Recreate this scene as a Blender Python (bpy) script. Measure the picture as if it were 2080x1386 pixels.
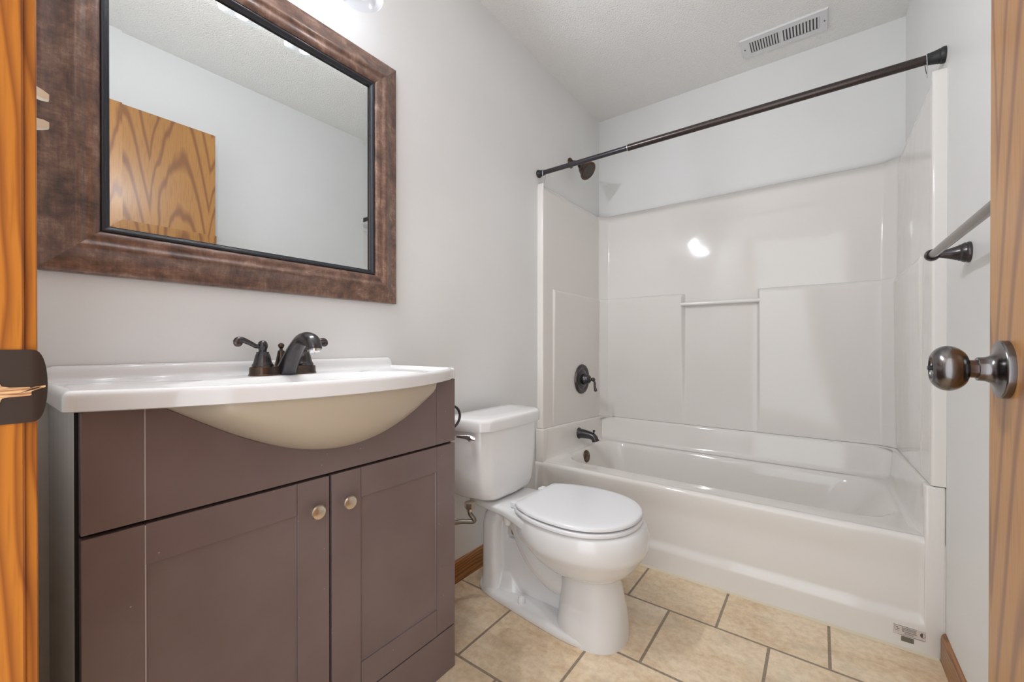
import bpy, bmesh, math, random
from mathutils import Vector, Matrix, noise
random.seed(7)
PI = math.pi
S = bpy.context.scene
for o in list(bpy.data.objects):
    bpy.data.objects.remove(o)
COL = S.collection

# ------------------------------------------------------------------ camera
F_PX, YAW, PITCH, ROLL, CY = 839.93, -0.6402, -0.0036, 0.0002, 705.0
cam_d = bpy.data.cameras.new('camera')
cam = bpy.data.objects.new('camera', cam_d)
COL.objects.link(cam)
fw = Vector((math.sin(YAW) * math.cos(PITCH), math.cos(YAW) * math.cos(PITCH), math.sin(PITCH)))
rt = Vector((math.cos(YAW), -math.sin(YAW), 0))
up = rt.cross(fw)
rt, up = (math.cos(ROLL) * rt + math.sin(ROLL) * up), (-math.sin(ROLL) * rt + math.cos(ROLL) * up)
cam.matrix_world = Matrix(((rt.x, up.x, -fw.x, 1.2146), (rt.y, up.y, -fw.y, 0.0),
                           (rt.z, up.z, -fw.z, 0.9849), (0, 0, 0, 1)))
cam_d.sensor_fit = 'HORIZONTAL'
cam_d.sensor_width = 36.0
cam_d.lens = F_PX / 2080 * 36.0
cam_d.shift_y = (CY - 693) / 2080
cam_d.clip_start = 0.02
S.camera = cam

# ------------------------------------------------------------------ light and exposure
W = bpy.data.worlds.new('doorway_fill')  # uniform fill light added through the doorway, with no hall beyond it
S.world = W
W.use_nodes = True
W.node_tree.nodes['Background'].inputs[0].default_value = (0.92, 0.96, 1.0, 1)
W.node_tree.nodes['Background'].inputs[1].default_value = 1.25
LAMP_POWER = 6.4
LAMP_COLOR = (0.97, 0.985, 1.0)
S.view_settings.view_transform = 'Standard'
S.view_settings.look = 'None'
S.view_settings.gamma = 1
S.view_settings.use_curve_mapping = False
S.view_settings.exposure = 1.05

# room dimensions (metres): x from the left wall, y from the doorway, z up
RW, BACK, CEIL, WF = 1.53, 2.627, 2.509, 0.037
TUB_Y, YC = 1.831, 1.318


# ------------------------------------------------------------------ materials
def mat(name, color, rough=0.5, metal=0.0, coat=0.0, spec=0.5):
    m = bpy.data.materials.new(name)
    m.use_nodes = True
    b = m.node_tree.nodes['Principled BSDF']
    b.inputs['Base Color'].default_value = (*color, 1)
    b.inputs['Roughness'].default_value = rough
    b.inputs['Metallic'].default_value = metal
    b.inputs['Specular IOR Level'].default_value = spec
    b.inputs['Coat Weight'].default_value = coat
    b.inputs['Coat Roughness'].default_value = 0.06
    return m


def nd(m, t, **kw):
    n = m.node_tree.nodes.new(t)
    for k, v in kw.items():
        setattr(n, k, v)
    return n


def lk(m, a, b):
    m.node_tree.links.new(a, b)


def bsdf(m):
    return m.node_tree.nodes['Principled BSDF']


def ramp(m, fac, stops, interp='LINEAR'):
    r = nd(m, 'ShaderNodeValToRGB')
    r.color_ramp.interpolation = interp
    e = r.color_ramp.elements
    while len(e) < len(stops):
        e.new(0.5)
    for i, (p, c) in enumerate(stops):
        e[i].position = p
        e[i].color = (*c, 1)
    lk(m, fac, r.inputs[0])
    return r.outputs[0]


def coords(m, scale=(1, 1, 1), loc=(0, 0, 0)):
    tc = nd(m, 'ShaderNodeTexCoord')
    mp = nd(m, 'ShaderNodeMapping')
    mp.inputs['Scale'].default_value = scale
    mp.inputs['Location'].default_value = loc
    lk(m, tc.outputs['Object'], mp.inputs[0])
    return mp.outputs[0]


def noise_tex(m, vec, scale, detail=4, rough=0.55, dist=0.0):
    n = nd(m, 'ShaderNodeTexNoise')
    n.inputs['Scale'].default_value = scale
    n.inputs['Detail'].default_value = detail
    n.inputs['Roughness'].default_value = rough
    n.inputs['Distortion'].default_value = dist
    lk(m, vec, n.inputs['Vector'])
    return n.outputs[0]


def math_n(m, op, a, b=None, c=None):
    n = nd(m, 'ShaderNodeMath', operation=op)
    for i, v in enumerate((a, b, c)):
        if v is None:
            continue
        if isinstance(v, (int, float)):
            n.inputs[i].default_value = v
        else:
            lk(m, v, n.inputs[i])
    return n.outputs[0]


def mixc(m, fac, a, b, mode='MIX'):
    n = nd(m, 'ShaderNodeMix', data_type='RGBA', blend_type=mode)
    for s, v in ((n.inputs[0], fac), (n.inputs[6], a), (n.inputs[7], b)):
        if isinstance(v, (int, float)):
            s.default_value = v
        elif isinstance(v, tuple):
            s.default_value = (*v, 1)
        else:
            lk(m, v, s)
    return n.outputs[2]


def bump(m, h, strength, dist):
    b = nd(m, 'ShaderNodeBump')
    b.inputs['Strength'].default_value = strength
    b.inputs['Distance'].default_value = dist
    lk(m, h, b.inputs['Height'])
    lk(m, b.outputs[0], bsdf(m).inputs['Normal'])


def wall_paint():
    m = mat('grey_wall_paint', (0.75, 0.75, 0.745), 0.45)
    v = coords(m)
    n = noise_tex(m, v, 90, 3)
    bump(m, n, 0.08, 0.002)
    n2 = noise_tex(m, v, 3, 2)
    lk(m, ramp(m, n2, [(0.3, (0.775, 0.775, 0.765)), (0.7, (0.80, 0.80, 0.79))]), bsdf(m).inputs['Base Color'])
    return m


def ceiling_paint():
    m = mat('textured_ceiling', (0.92, 0.91, 0.885), 0.85)
    v = coords(m)
    n1 = noise_tex(m, v, 150, 3, 0.6, 0.5)
    n2 = nd(m, 'ShaderNodeTexVoronoi', feature='SMOOTH_F1')
    n2.inputs['Scale'].default_value = 190
    lk(m, v, n2.inputs['Vector'])
    h = math_n(m, 'SUBTRACT', n1, math_n(m, 'MULTIPLY', n2.outputs[0], 0.5))
    bump(m, h, 0.8, 0.007)
    return m


def floor_tile():
    m = mat('beige_floor_tile', (0.6, 0.45, 0.3), 0.42)
    v = coords(m, loc=(0.0225, 0.0005, 0))
    br = nd(m, 'ShaderNodeTexBrick')
    br.offset = 0.5
    br.offset_frequency = 2
    br.squash_frequency = 1
    br.squash = 1.0
    for k, val in (('Scale', 1.0), ('Mortar Size', 0.0046), ('Mortar Smooth', 0.12), ('Bias', 0.0),
                   ('Brick Width', 0.316), ('Row Height', 0.316)):
        br.inputs[k].default_value = val
    br.inputs['Color1'].default_value = (0, 0, 0, 1)
    br.inputs['Color2'].default_value = (1, 1, 1, 1)
    br.inputs['Mortar'].default_value = (0.5, 0.5, 0.5, 1)
    lk(m, v, br.inputs['Vector'])
    sep = nd(m, 'ShaderNodeSeparateColor')
    lk(m, br.outputs['Color'], sep.inputs[0])
    # every tile gets its own patch of mottling
    w4 = nd(m, 'ShaderNodeTexNoise', noise_dimensions='4D')
    w4.inputs['Scale'].default_value = 7.0
    w4.inputs['Detail'].default_value = 6
    w4.inputs['Roughness'].default_value = 0.62
    w4.inputs['Distortion'].default_value = 0.5
    mp = nd(m, 'ShaderNodeMapping')
    mp.inputs['Rotation'].default_value = (0, 0, 0.6)
    mp.inputs['Scale'].default_value = (0.6, 1.5, 1)
    lk(m, v, mp.inputs[0])
    lk(m, mp.outputs[0], w4.inputs['Vector'])
    lk(m, math_n(m, 'MULTIPLY', sep.outputs[0], 9.0), w4.inputs['W'])
    c = ramp(m, w4.outputs[0], [(0.28, (0.56, 0.36, 0.19)), (0.42, (0.74, 0.55, 0.345)), (0.54, (0.82, 0.65, 0.45)),
                                (0.70, (0.90, 0.77, 0.58))])
    n2 = noise_tex(m, v, 45, 5, 0.7)
    c = mixc(m, 0.30, c, ramp(m, n2, [(0.36, (0.50, 0.36, 0.22)), (0.6, (0.95, 0.82, 0.63))]), 'MIX')
    n3 = noise_tex(m, v, 5, 2)
    c = mixc(m, math_n(m, 'MULTIPLY', ramp(m, n3, [(0.52, (0, 0, 0)), (0.7, (1, 1, 1))]), 0.35), c, (0.36, 0.31, 0.22))
    gn = noise_tex(m, v, 120, 3)
    grout = ramp(m, gn, [(0.3, (0.25, 0.19, 0.14)), (0.7, (0.36, 0.285, 0.215))])
    lk(m, mixc(m, br.outputs['Fac'], c, grout), bsdf(m).inputs['Base Color'])
    h = math_n(m, 'SUBTRACT', math_n(m, 'MULTIPLY', n2, 0.12), br.outputs['Fac'])
    bump(m, h, 0.5, 0.003)
    lk(m, math_n(m, 'ADD', math_n(m, 'MULTIPLY', br.outputs['Fac'], 0.35), 0.38), bsdf(m).inputs['Roughness'])
    return m


def oak(name, axes, light, dark, cathedral=False, rough=0.28, centre=0.0):
    """axes = (across, along) component indices; growth rings cut by the board face."""
    m = mat(name, light, rough, 0, 0.12)
    bsdf(m).inputs['Coat Roughness'].default_value = 0.22
    v = coords(m)
    sp = nd(m, 'ShaderNodeSeparateXYZ')
    lk(m, v, sp.inputs[0])
    a, l = sp.outputs[axes[0]], sp.outputs[axes[1]]
    sc = [1, 1, 1]
    sc[axes[1]] = 0.22
    mp = nd(m, 'ShaderNodeMapping')
    mp.inputs['Scale'].default_value = sc
    lk(m, v, mp.inputs[0])
    wob = noise_tex(m, mp.outputs[0], 7.0, 3, 0.5)
    fine = noise_tex(m, mp.outputs[0], 60, 3, 0.6)
    if cathedral:
        # flat-sawn veneer: leaves of nested arches, book-matched side by side
        t = math_n(m, 'ADD', a, math_n(m, 'MULTIPLY', math_n(m, 'SUBTRACT', wob, 0.5), 0.10))
        t = math_n(m, 'PINGPONG', math_n(m, 'SUBTRACT', t, centre), 0.125)
        r = math_n(m, 'ADD', math_n(m, 'MULTIPLY', t, 62.0), math_n(m, 'MULTIPLY', l, -10.0))
        r = math_n(m, 'ADD', r, math_n(m, 'MULTIPLY', math_n(m, 'POWER', math_n(m, 'MULTIPLY', t, 8.0), 3.0), -3.0))
        r = math_n(m, 'ADD', r, math_n(m, 'MULTIPLY', wob, 4.5))
        band = math_n(m, 'FRACT', math_n(m, 'MULTIPLY', r, 0.42))
        col = ramp(m, band, [(0.0, dark), (0.10, dark), (0.24, light), (0.82, light), (1.0, dark)])
    else:
        r = math_n(m, 'ADD', math_n(m, 'MULTIPLY', a, 70.0), math_n(m, 'MULTIPLY', l, 1.6))
        r = math_n(m, 'ADD', r, math_n(m, 'MULTIPLY', wob, 7.0))
        band = math_n(m, 'FRACT', r)
        col = ramp(m, band, [(0.0, dark), (0.2, tuple((x + y) / 2 for x, y in zip(dark, light))), (0.5, light), (0.8, light), (1.0, dark)])
    # open pores: short dark flecks along the grain
    sc2 = [260, 260, 260]
    sc2[axes[1]] = 14
    mp2 = nd(m, 'ShaderNodeMapping')
    mp2.inputs['Scale'].default_value = sc2
    lk(m, v, mp2.inputs[0])
    pores = noise_tex(m, mp2.outputs[0], 1.0, 2, 0.5)
    col = mixc(m, math_n(m, 'MULTIPLY', ramp(m, pores, [(0.5, (0, 0, 0)), (0.68, (1, 1, 1))]), 0.38), col, dark)
    lo = noise_tex(m, mp.outputs[0], 3.0, 2)
    col = mixc(m, 0.5, col, ramp(m, lo, [(0.3, (0.72, 0.70, 0.68)), (0.7, (1.12, 1.12, 1.12))]), 'MULTIPLY')
    lk(m, col, bsdf(m).inputs['Base Color'])
    bump(m, fine, 0.06, 0.001)
    return m


def espresso(name, c1, c2, rough=0.33):
    m = mat(name, c1, rough)
    v = coords(m)
    n = noise_tex(m, v, 5, 3)
    col = ramp(m, n, [(0.3, c1), (0.7, c2)])
    # paint chips and specks
    vo = nd(m, 'ShaderNodeTexVoronoi')
    vo.inputs['Scale'].default_value = 34
    lk(m, v, vo.inputs['Vector'])
    sepc = nd(m, 'ShaderNodeSeparateColor')
    lk(m, vo.outputs['Color'], sepc.inputs[0])
    spot = math_n(m, 'MULTIPLY', math_n(m, 'LESS_THAN', vo.outputs['Distance'], 0.045), math_n(m, 'GREATER_THAN', sepc.outputs[0], 0.72))
    lk(m, mixc(m, math_n(m, 'MULTIPLY', spot, 0.55), col, (0.5, 0.44, 0.40)), bsdf(m).inputs['Base Color'])
    n2 = noise_tex(m, v, 420, 2)
    bump(m, n2, 0.06, 0.0008)
    return m


def side_bounce_paint():
    m = mat('scuffed_side_painted_bounce', (0.16, 0.155, 0.15), 0.28)
    v = coords(m, scale=(60, 60, 1.2))
    n = noise_tex(m, v, 1.0, 4, 0.6)
    c = ramp(m, n, [(0.35, (0.60, 0.59, 0.58)), (0.65, (0.70, 0.69, 0.68)), (0.80, (0.78, 0.77, 0.76))])  # scuffed side lightened to grey in place of reflected room light
    v2 = coords(m, scale=(55, 55, 6))
    n2 = noise_tex(m, v2, 1.0, 3, 0.7)
    s = ramp(m, n2, [(0.72, (0, 0, 0)), (0.76, (1, 1, 1))])
    lk(m, mixc(m, math_n(m, 'MULTIPLY', s, 0.5), c, (0.6, 0.6, 0.58)), bsdf(m).inputs['Base Color'])
    return m


def bronze(name='oil_rubbed_bronze', edge=(0.12, 0.06, 0.04), wear_k=4.0, lo=(0.062, 0.062, 0.070), hi=(0.105, 0.095, 0.095), rough=0.27, metal=0.85):
    m = mat(name, (0.03, 0.027, 0.028), rough, metal)
    v = coords(m)
    n = noise_tex(m, v, 32, 4, 0.6)
    geo = nd(m, 'ShaderNodeNewGeometry')
    pt = math_n(m, 'SUBTRACT', geo.outputs['Pointiness'], 0.5)
    wear = math_n(m, 'MULTIPLY', pt, wear_k)
    f = nd(m, 'ShaderNodeClamp')
    lk(m, math_n(m, 'ADD', wear, math_n(m, 'MULTIPLY', math_n(m, 'SUBTRACT', n, 0.60), 0.9)), f.inputs[0])
    base = ramp(m, n, [(0.3, lo), (0.7, hi)])
    lk(m, mixc(m, f.outputs[0], base, edge), bsdf(m).inputs['Base Color'])
    return m


def frame_bronze(along):
    m = mat('mottled_bronze_frame_' + 'xyz'[along], (0.1, 0.05, 0.03), 0.34, 0.15, 0.5)
    bsdf(m).inputs['Coat Roughness'].default_value = 0.30
    v = coords(m)
    sc = [1, 1, 1]
    sc[along] = 0.8
    mp = nd(m, 'ShaderNodeMapping')
    mp.inputs['Scale'].default_value = sc
    lk(m, v, mp.inputs[0])
    n = noise_tex(m, mp.outputs[0], 26, 7, 0.70, 0.3)
    sc2 = [300, 300, 300]
    sc2[along] = 22
    mp2 = nd(m, 'ShaderNodeMapping')
    mp2.inputs['Scale'].default_value = sc2
    lk(m, v, mp2.inputs[0])
    n2 = noise_tex(m, mp2.outputs[0], 1.0, 3, 0.6)
    sc3 = [24, 24, 24]
    sc3[along] = 240
    mp3 = nd(m, 'ShaderNodeMapping')
    mp3.inputs['Scale'].default_value = sc3
    lk(m, v, mp3.inputs[0])
    n3 = noise_tex(m, mp3.outputs[0], 1.0, 3, 0.6)
    mixn = math_n(m, 'ADD', math_n(m, 'MULTIPLY', n, 0.72), math_n(m, 'ADD', math_n(m, 'MULTIPLY', n2, 0.14), math_n(m, 'MULTIPLY', n3, 0.14)))
    lk(m, ramp(m, mixn, [(0.36, (0.060, 0.036, 0.031)), (0.46, (0.135, 0.071, 0.051)), (0.54, (0.21, 0.114, 0.078)), (0.66, (0.38, 0.255, 0.195))]),
       bsdf(m).inputs['Base Color'])
    bump(m, n2, 0.08, 0.001)
    return m


def fibreglass():
    m = mat('cream_fibreglass', (0.80, 0.768, 0.732), 0.075, 0, 0.0, 0.42)
    n = noise_tex(m, coords(m), 3.5, 2)
    bump(m, n, 0.10, 0.02)
    return m


M = dict(
    wall=wall_paint(), ceiling=ceiling_paint(), tile=floor_tile(),
    door=oak('oak_door_veneer', (1, 2), (0.45, 0.215, 0.062), (0.26, 0.108, 0.038), True, 0.36, 0.56),
    jamb=oak('golden_oak_jamb', (1, 2), (0.48, 0.165, 0.017), (0.26, 0.072, 0.008), False, 0.32),
    base_y=oak('stained_oak_baseboard', (2, 1), (0.40, 0.165, 0.045), (0.17, 0.06, 0.018), False, 0.35),
    espresso=espresso('espresso_cabinet_paint', (0.170, 0.121, 0.115), (0.203, 0.153, 0.148)),
    side=side_bounce_paint(),
    dark=mat('dark_gap', (0.012, 0.01, 0.01), 0.8),
    top=mat('white_cultured_marble', (0.80, 0.80, 0.81), 0.12, 0, 0.3),
    belly=mat('bowl_underside_painted_shade', (0.50, 0.435, 0.34), 0.3),  # cream darkened to tan, painting in the shade below the lip
    porcelain=mat('white_porcelain', (0.80, 0.80, 0.80), 0.07, 0, 0.2),
    seat=mat('white_seat_plastic', (0.80, 0.81, 0.83), 0.18),
    tub=fibreglass(),
    bronze=bronze(),
    knob=bronze('polished_bronze_knob', (0.16, 0.09, 0.06), 3.0, (0.15, 0.145, 0.15), (0.21, 0.195, 0.195), 0.22, 1.0),
    bronze_warm=bronze('worn_bronze', (0.24, 0.12, 0.06), 7.0, (0.045, 0.040, 0.038), (0.10, 0.075, 0.06)),
    nickel=mat('brushed_nickel', (0.72, 0.64, 0.54), 0.28, 1.0),
    chrome=mat('chrome', (0.8, 0.8, 0.82), 0.08, 1.0),
    braid=mat('braided_steel', (0.24, 0.215, 0.18), 0.4, 0.7),
    frame_y=frame_bronze(1), frame_z=frame_bronze(2),
    lip=mat('black_frame_lip', (0.02, 0.022, 0.03), 0.25),
    mirror=mat('silvered_mirror', (0.75, 0.77, 0.765), 0.0, 1.0),
    vent=mat('white_vent_enamel', (0.74, 0.74, 0.75), 0.4),
    duct=mat('dark_duct', (0.10, 0.095, 0.085), 0.8),
    almond=mat('almond_switch_plastic', (0.93, 0.91, 0.82), 0.35),
    rail=mat('clear_white_rail', (0.86, 0.84, 0.81), 0.15),
    caulk=mat('cream_caulk', (0.70, 0.62, 0.47), 0.6),
    rubber=mat('black_rubber', (0.02, 0.02, 0.022), 0.45),
    paper=mat('clear_sticker', (0.66, 0.60, 0.55), 0.35),
    ink=mat('sticker_ink', (0.10, 0.08, 0.07), 0.6),
    patch=mat('grey_sticker', (0.17, 0.155, 0.115), 0.4),
    bar=mat('satin_bronze_bar', (0.26, 0.235, 0.22), 0.25, 0.9),
)
M['rod_thin'] = mat('dark_bronze_rod', (0.075, 0.07, 0.08), 0.28, 0.8)
M['rod_thick'] = mat('brown_bronze_rod', (0.095, 0.07, 0.062), 0.25, 0.8)
rm = M['rod_thick']
rn = noise_tex(rm, coords(rm, scale=(900, 60, 60)), 1.0, 3)
lk(rm, ramp(rm, rn, [(0.35, (0.045, 0.036, 0.036)), (0.65, (0.095, 0.076, 0.070))]), bsdf(rm).inputs['Base Color'])


def shade_glass():
    m = bpy.data.materials.new('clear_frosted_glass')
    m.use_nodes = True
    nt = m.node_tree
    nt.nodes.clear()
    out = nd(m, 'ShaderNodeOutputMaterial')
    d = nd(m, 'ShaderNodeBsdfTranslucent')
    t = nd(m, 'ShaderNodeBsdfTransparent')
    g = nd(m, 'ShaderNodeBsdfGlossy')
    d.inputs[0].default_value = (0.55, 0.58, 0.61, 1)
    t.inputs[0].default_value = (0.97, 0.98, 1.0, 1)
    g.inputs['Roughness'].default_value = 0.08
    lw2 = nd(m, 'ShaderNodeLayerWeight')
    lw2.inputs[0].default_value = 0.5
    a = nd(m, 'ShaderNodeMixShader')
    thick = math_n(m, 'POWER', lw2.outputs['Facing'], 2.5)     # glass looks denser edge-on
    lk(m, math_n(m, 'SUBTRACT', 0.992, math_n(m, 'MULTIPLY', thick, 0.16)), a.inputs[0])
    lk(m, d.outputs[0], a.inputs[1])
    lk(m, t.outputs[0], a.inputs[2])
    lw = nd(m, 'ShaderNodeLayerWeight')
    lw.inputs[0].default_value = 0.35
    c = nd(m, 'ShaderNodeMixShader')
    lk(m, math_n(m, 'MULTIPLY', lw.outputs['Fresnel'], 0.3), c.inputs[0])
    lk(m, a.outputs[0], c.inputs[1])
    lk(m, g.outputs[0], c.inputs[2])
    lk(m, c.outputs[0], out.inputs[0])
    return m


M['shade'] = shade_glass()
bl = mat('lit_bulb', (0.9, 0.9, 0.9), 0.3)
bsdf(bl).inputs['Emission Color'].default_value = (0.93, 0.96, 1.0, 1)
bsdf(bl).inputs['Emission Strength'].default_value = 9.0
M['bulb'] = bl


# ------------------------------------------------------------------ mesh helpers
def V(*a):
    return Vector(a)


def box(bm, x0, x1, y0, y1, z0, z1, bev=0.0, seg=2):
    vs = [bm.verts.new((x, y, z)) for x in (x0, x1) for y in (y0, y1) for z in (z0, z1)]
    q = [(0, 1, 3, 2), (4, 6, 7, 5), (0, 4, 5, 1), (2, 3, 7, 6), (0, 2, 6, 4), (1, 5, 7, 3)]
    fs = [bm.faces.new([vs[i] for i in f]) for f in q]
    if bev > 0:
        es = list({e for f in fs for e in f.edges})
        bmesh.ops.bevel(bm, geom=es, offset=bev, segments=seg, profile=0.5, affect='EDGES')


def loft(bm, rings, cap0=True, cap1=True, closed=True):
    vr = [[bm.verts.new(p) for p in r] for r in rings]
    n = len(vr[0])
    for a, b2 in zip(vr, vr[1:]):
        for i in range(n if closed else n - 1):
            j = (i + 1) % n
            bm.faces.new((a[i], a[j], b2[j], b2[i]))
    if cap0:
        bm.faces.new(list(reversed(vr[0])))
    if cap1:
        bm.faces.new(vr[-1])
    return vr


def frame_of(d):
    d = Vector(d).normalized()
    a = V(0, 0, 1) if abs(d.z) < 0.9 else V(1, 0, 0)
    u = d.cross(a).normalized()
    return u, d.cross(u)


def lathe(bm, prof, o, axis, n=32, cap0=True, cap1=True):
    o, axis = Vector(o), Vector(axis).normalized()
    u, w = frame_of(axis)
    rings = [[o + axis * h + (u * math.cos(2 * PI * i / n) + w * math.sin(2 * PI * i / n)) * max(r, 1e-5) for i in range(n)] for r, h in prof]
    loft(bm, rings, cap0, cap1)


def smooth_path(pts, k=8):
    P = [Vector(p) for p in pts]
    out = []
    for i in range(len(P) - 1):
        p0, p1, p2, p3 = P[max(i - 1, 0)], P[i], P[i + 1], P[min(i + 2, len(P) - 1)]
        for j in range(k):
            t = j / k
            out.append(0.5 * ((2 * p1) + (p2 - p0) * t + (2 * p0 - 5 * p1 + 4 * p2 - p3) * t * t + (3 * p1 - p0 - 3 * p2 + p3) * t ** 3))
    out.append(P[-1])
    return out


def tube(bm, pts, r, n=16, k=8, flat=None):
    """Round tube along a smooth path; r is a radius or one per control point; flat=(fu,fw) squashes the section."""
    rs = r if isinstance(r, (list, tuple)) else [r] * len(pts)
    P = smooth_path(pts, k) if k > 1 else [Vector(p) for p in pts]
    R = [q[0] for q in smooth_path([(x, 0, 0) for x in rs], k)] if k > 1 else list(rs)
    u = None
    rings = []
    for i, p in enumerate(P):
        t = (P[min(i + 1, len(P) - 1)] - P[max(i - 1, 0)]).normalized()
        if u is None:
            u, _ = frame_of(t)
        u = (u - t * u.dot(t)).normalized()
        w = t.cross(u)
        fu, fw2 = flat or (1, 1)
        rings.append([p + (u * math.cos(2 * PI * j / n) * fu + w * math.sin(2 * PI * j / n) * fw2) * R[i] for j in range(n)])
    loft(bm, rings)


def ball(bm, c, r, n=20, sc=(1, 1, 1)):
    m4 = Matrix.Translation(Vector(c)) @ Matrix.Diagonal((sc[0], sc[1], sc[2], 1))
    bmesh.ops.create_uvsphere(bm, u_segments=n, v_segments=n // 2 + 2, radius=r, matrix=m4)


def grid(bm, rows):
    vr = [[bm.verts.new(p) for p in r] for r in rows]
    for a, b2 in zip(vr, vr[1:]):
        for i in range(len(a) - 1):
            bm.faces.new((a[i], a[i + 1], b2[i + 1], b2[i]))


def obj(name, bm, material, parent=None, sharp=35, label=None, smooth=True):
    bmesh.ops.recalc_face_normals(bm, faces=bm.faces)
    me = bpy.data.meshes.new(name)
    bm.to_mesh(me)
    bm.free()
    me.materials.append(M[material] if isinstance(material, str) else material)
    if smooth:
        me.shade_smooth()
        me.set_sharp_from_angle(angle=math.radians(sharp))
    o = bpy.data.objects.new(name, me)
    COL.objects.link(o)
    if parent:
        o.parent = parent
        o.matrix_parent_inverse = parent_inv(parent)
    if label:
        o['label'] = label
    return o


def parent_inv(p):
    """parts keep room coordinates: only a thing's Empty is offset"""
    return Matrix.Translation(p.location).inverted()


def B():
    return bmesh.new()


def thing(name, label, cat, loc, group=None):
    o = bpy.data.objects.new(name, None)
    o.empty_display_size = 0.05
    COL.objects.link(o)
    o.location = loc
    o['label'] = label
    o['category'] = cat
    if group:
        o['group'] = group
    return o


def struct(name, bm, material, label, cat, parent=None, **kw):
    o = obj(name, bm, material, parent, **kw)
    o['kind'] = 'structure'
    o['label'] = label
    o['category'] = cat
    return o


def bake(o, sharp=60):
    """Replace an object's mesh by its modified mesh."""
    dg = bpy.context.evaluated_depsgraph_get()
    me = bpy.data.meshes.new_from_object(o.evaluated_get(dg))
    o.modifiers.clear()
    o.data = me
    me.shade_smooth()
    me.set_sharp_from_angle(angle=math.radians(sharp))


def sstep(a, b2, x):
    t = min(max((x - a) / (b2 - a), 0), 1)
    return t * t * (3 - 2 * t)


# ================================================================== THE ROOM
bm = B(); box(bm, -0.1, RW + 0.1, -0.12, BACK + 0.1, -0.06, 0.0)
struct('floor', bm, 'tile', 'beige square ceramic floor tiles in brick bond with brown grout', 'floor', smooth=False)
bm = B(); box(bm, -0.1, RW + 0.1, -0.12, BACK + 0.1, CEIL, CEIL + 0.08)
struct('ceiling', bm, 'ceiling', 'off-white textured ceiling', 'ceiling', smooth=False)
bm = B(); box(bm, -0.1, 0, -0.12, BACK + 0.1, 0, CEIL)
struct('wall_left', bm, 'wall', 'light grey wall behind the mirror, vanity and toilet', 'wall', smooth=False)
bm = B(); box(bm, RW, RW + 0.1, -0.12, BACK + 0.1, 0, CEIL)
struct('wall_right', bm, 'wall', 'light grey wall with the towel bar behind the open door', 'wall', smooth=False)
bm = B(); box(bm, 0, RW, BACK, BACK + 0.1, 0, CEIL)
struct('wall_back', bm, 'wall', 'pale wall above the tub surround at the far end', 'wall', smooth=False)
# doorway wall (the camera stands in its opening)
JX, HX, DTOP = 0.63, 1.418, 2.11
bm = B()
box(bm, 0, JX - 0.019, -0.08, WF, 0, CEIL)
box(bm, HX + 0.019, RW, -0.08, WF, 0, CEIL)
box(bm, JX - 0.019, HX + 0.019, -0.08, WF, DTOP + 0.019, CEIL)
struct('wall_front', bm, 'wall', 'doorway wall beside the vanity with the light switch', 'wall', smooth=False)

# left jamb with its casing, header and hinge jamb
bm = B(); box(bm, JX - 0.018, JX, -0.085, WF, 0, DTOP, 0.0015, 1)
jamb = struct('trim_1', bm, 'jamb', 'golden oak latch-side door jamb at the left edge of the picture', 'door trim')
bm = B()
prof = [(JX - 0.0048, WF + 0.0001), (JX - 0.0048, WF + 0.0072), (JX - 0.0055, WF + 0.0080), (JX - 0.0068, WF + 0.0084), (JX - 0.03, WF + 0.0092), (JX - 0.057, WF + 0.0098), (JX - 0.062, WF + 0.0090), (JX - 0.062, WF + 0.0001)]
loft(bm, [[V(x, y, z) for x, y in prof] for z in (0.0, DTOP + 0.055)])
obj('casing', bm, 'jamb', jamb, label='rounded oak casing strip along the jamb')
# strike plate with rounded lip, latch hole torn in the wood
SZ0, SZ1, SZC = 0.9135, 0.9805, 0.9475
bm = B()


def strike_outline(y):
    """half-height of the plate at depth y"""
    if y < 0.0415:
        return 0.0335
    t = (y - 0.0415) / (0.0513 - 0.0415)
    return 0.0335 * math.sqrt(max(1 - t ** 2.6, 0.0)) * 0.985 + 0.0002


ys = [-0.004, 0.006, 0.0185]
rows = []
ysA = [-0.006 + i * (0.0470 / 24) for i in range(25)] + [0.0420, 0.0430, 0.0445, 0.0460, 0.0475, 0.0487, 0.0497, 0.0504, 0.0509, 0.0512, 0.0513]
for y in ysA:
    hh = strike_outline(y)
    x = JX + 0.0012 - 0.0 * y
    if y > 0.0425:                                # the lip curls toward the wall
        x -= (y - 0.0425) ** 2 * 22
    rows.append([V(x, y, SZC - hh + 2 * hh * k / 12) for k in range(13)])
rings = []
for y in ysA:
    hh, x = strike_outline(y), JX + 0.0012 - ((y - 0.0410) ** 2 * 26 if y > 0.0410 else 0)
    rings.append([V(x, y, SZC - hh), V(x, y, SZC + hh), V(x - 0.0011, y, SZC + hh), V(x - 0.0011, y, SZC - hh)])
loft(bm, rings)
strike_m = mat('brown_strike_metal', (0.034, 0.023, 0.018), 0.36)
plate = obj('strike_plate', bm, strike_m, jamb, label='dark bronze strike plate with curved lip')
bm = B()                                           # splintered latch slot reaching the lip edge
pts = [(0.012, 0.012), (0.021, 0.0115), (0.0235, 0.005), (0.028, 0.0035), (0.040, 0.0030), (0.0405, 0.0022), (0.0440, 0.0032), (0.0498, 0.0040),
       (0.0498, 0.0022), (0.0445, 0.0005), (0.041, -0.0010), (0.041, -0.0042), (0.040, -0.005), (0.028, -0.0052), (0.0238, -0.006), (0.021, -0.0145), (0.012, -0.0145)]


def sx(y):
    return JX + 0.0014 - ((y - 0.0410) ** 2 * 26 if y > 0.0410 else 0)


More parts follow.
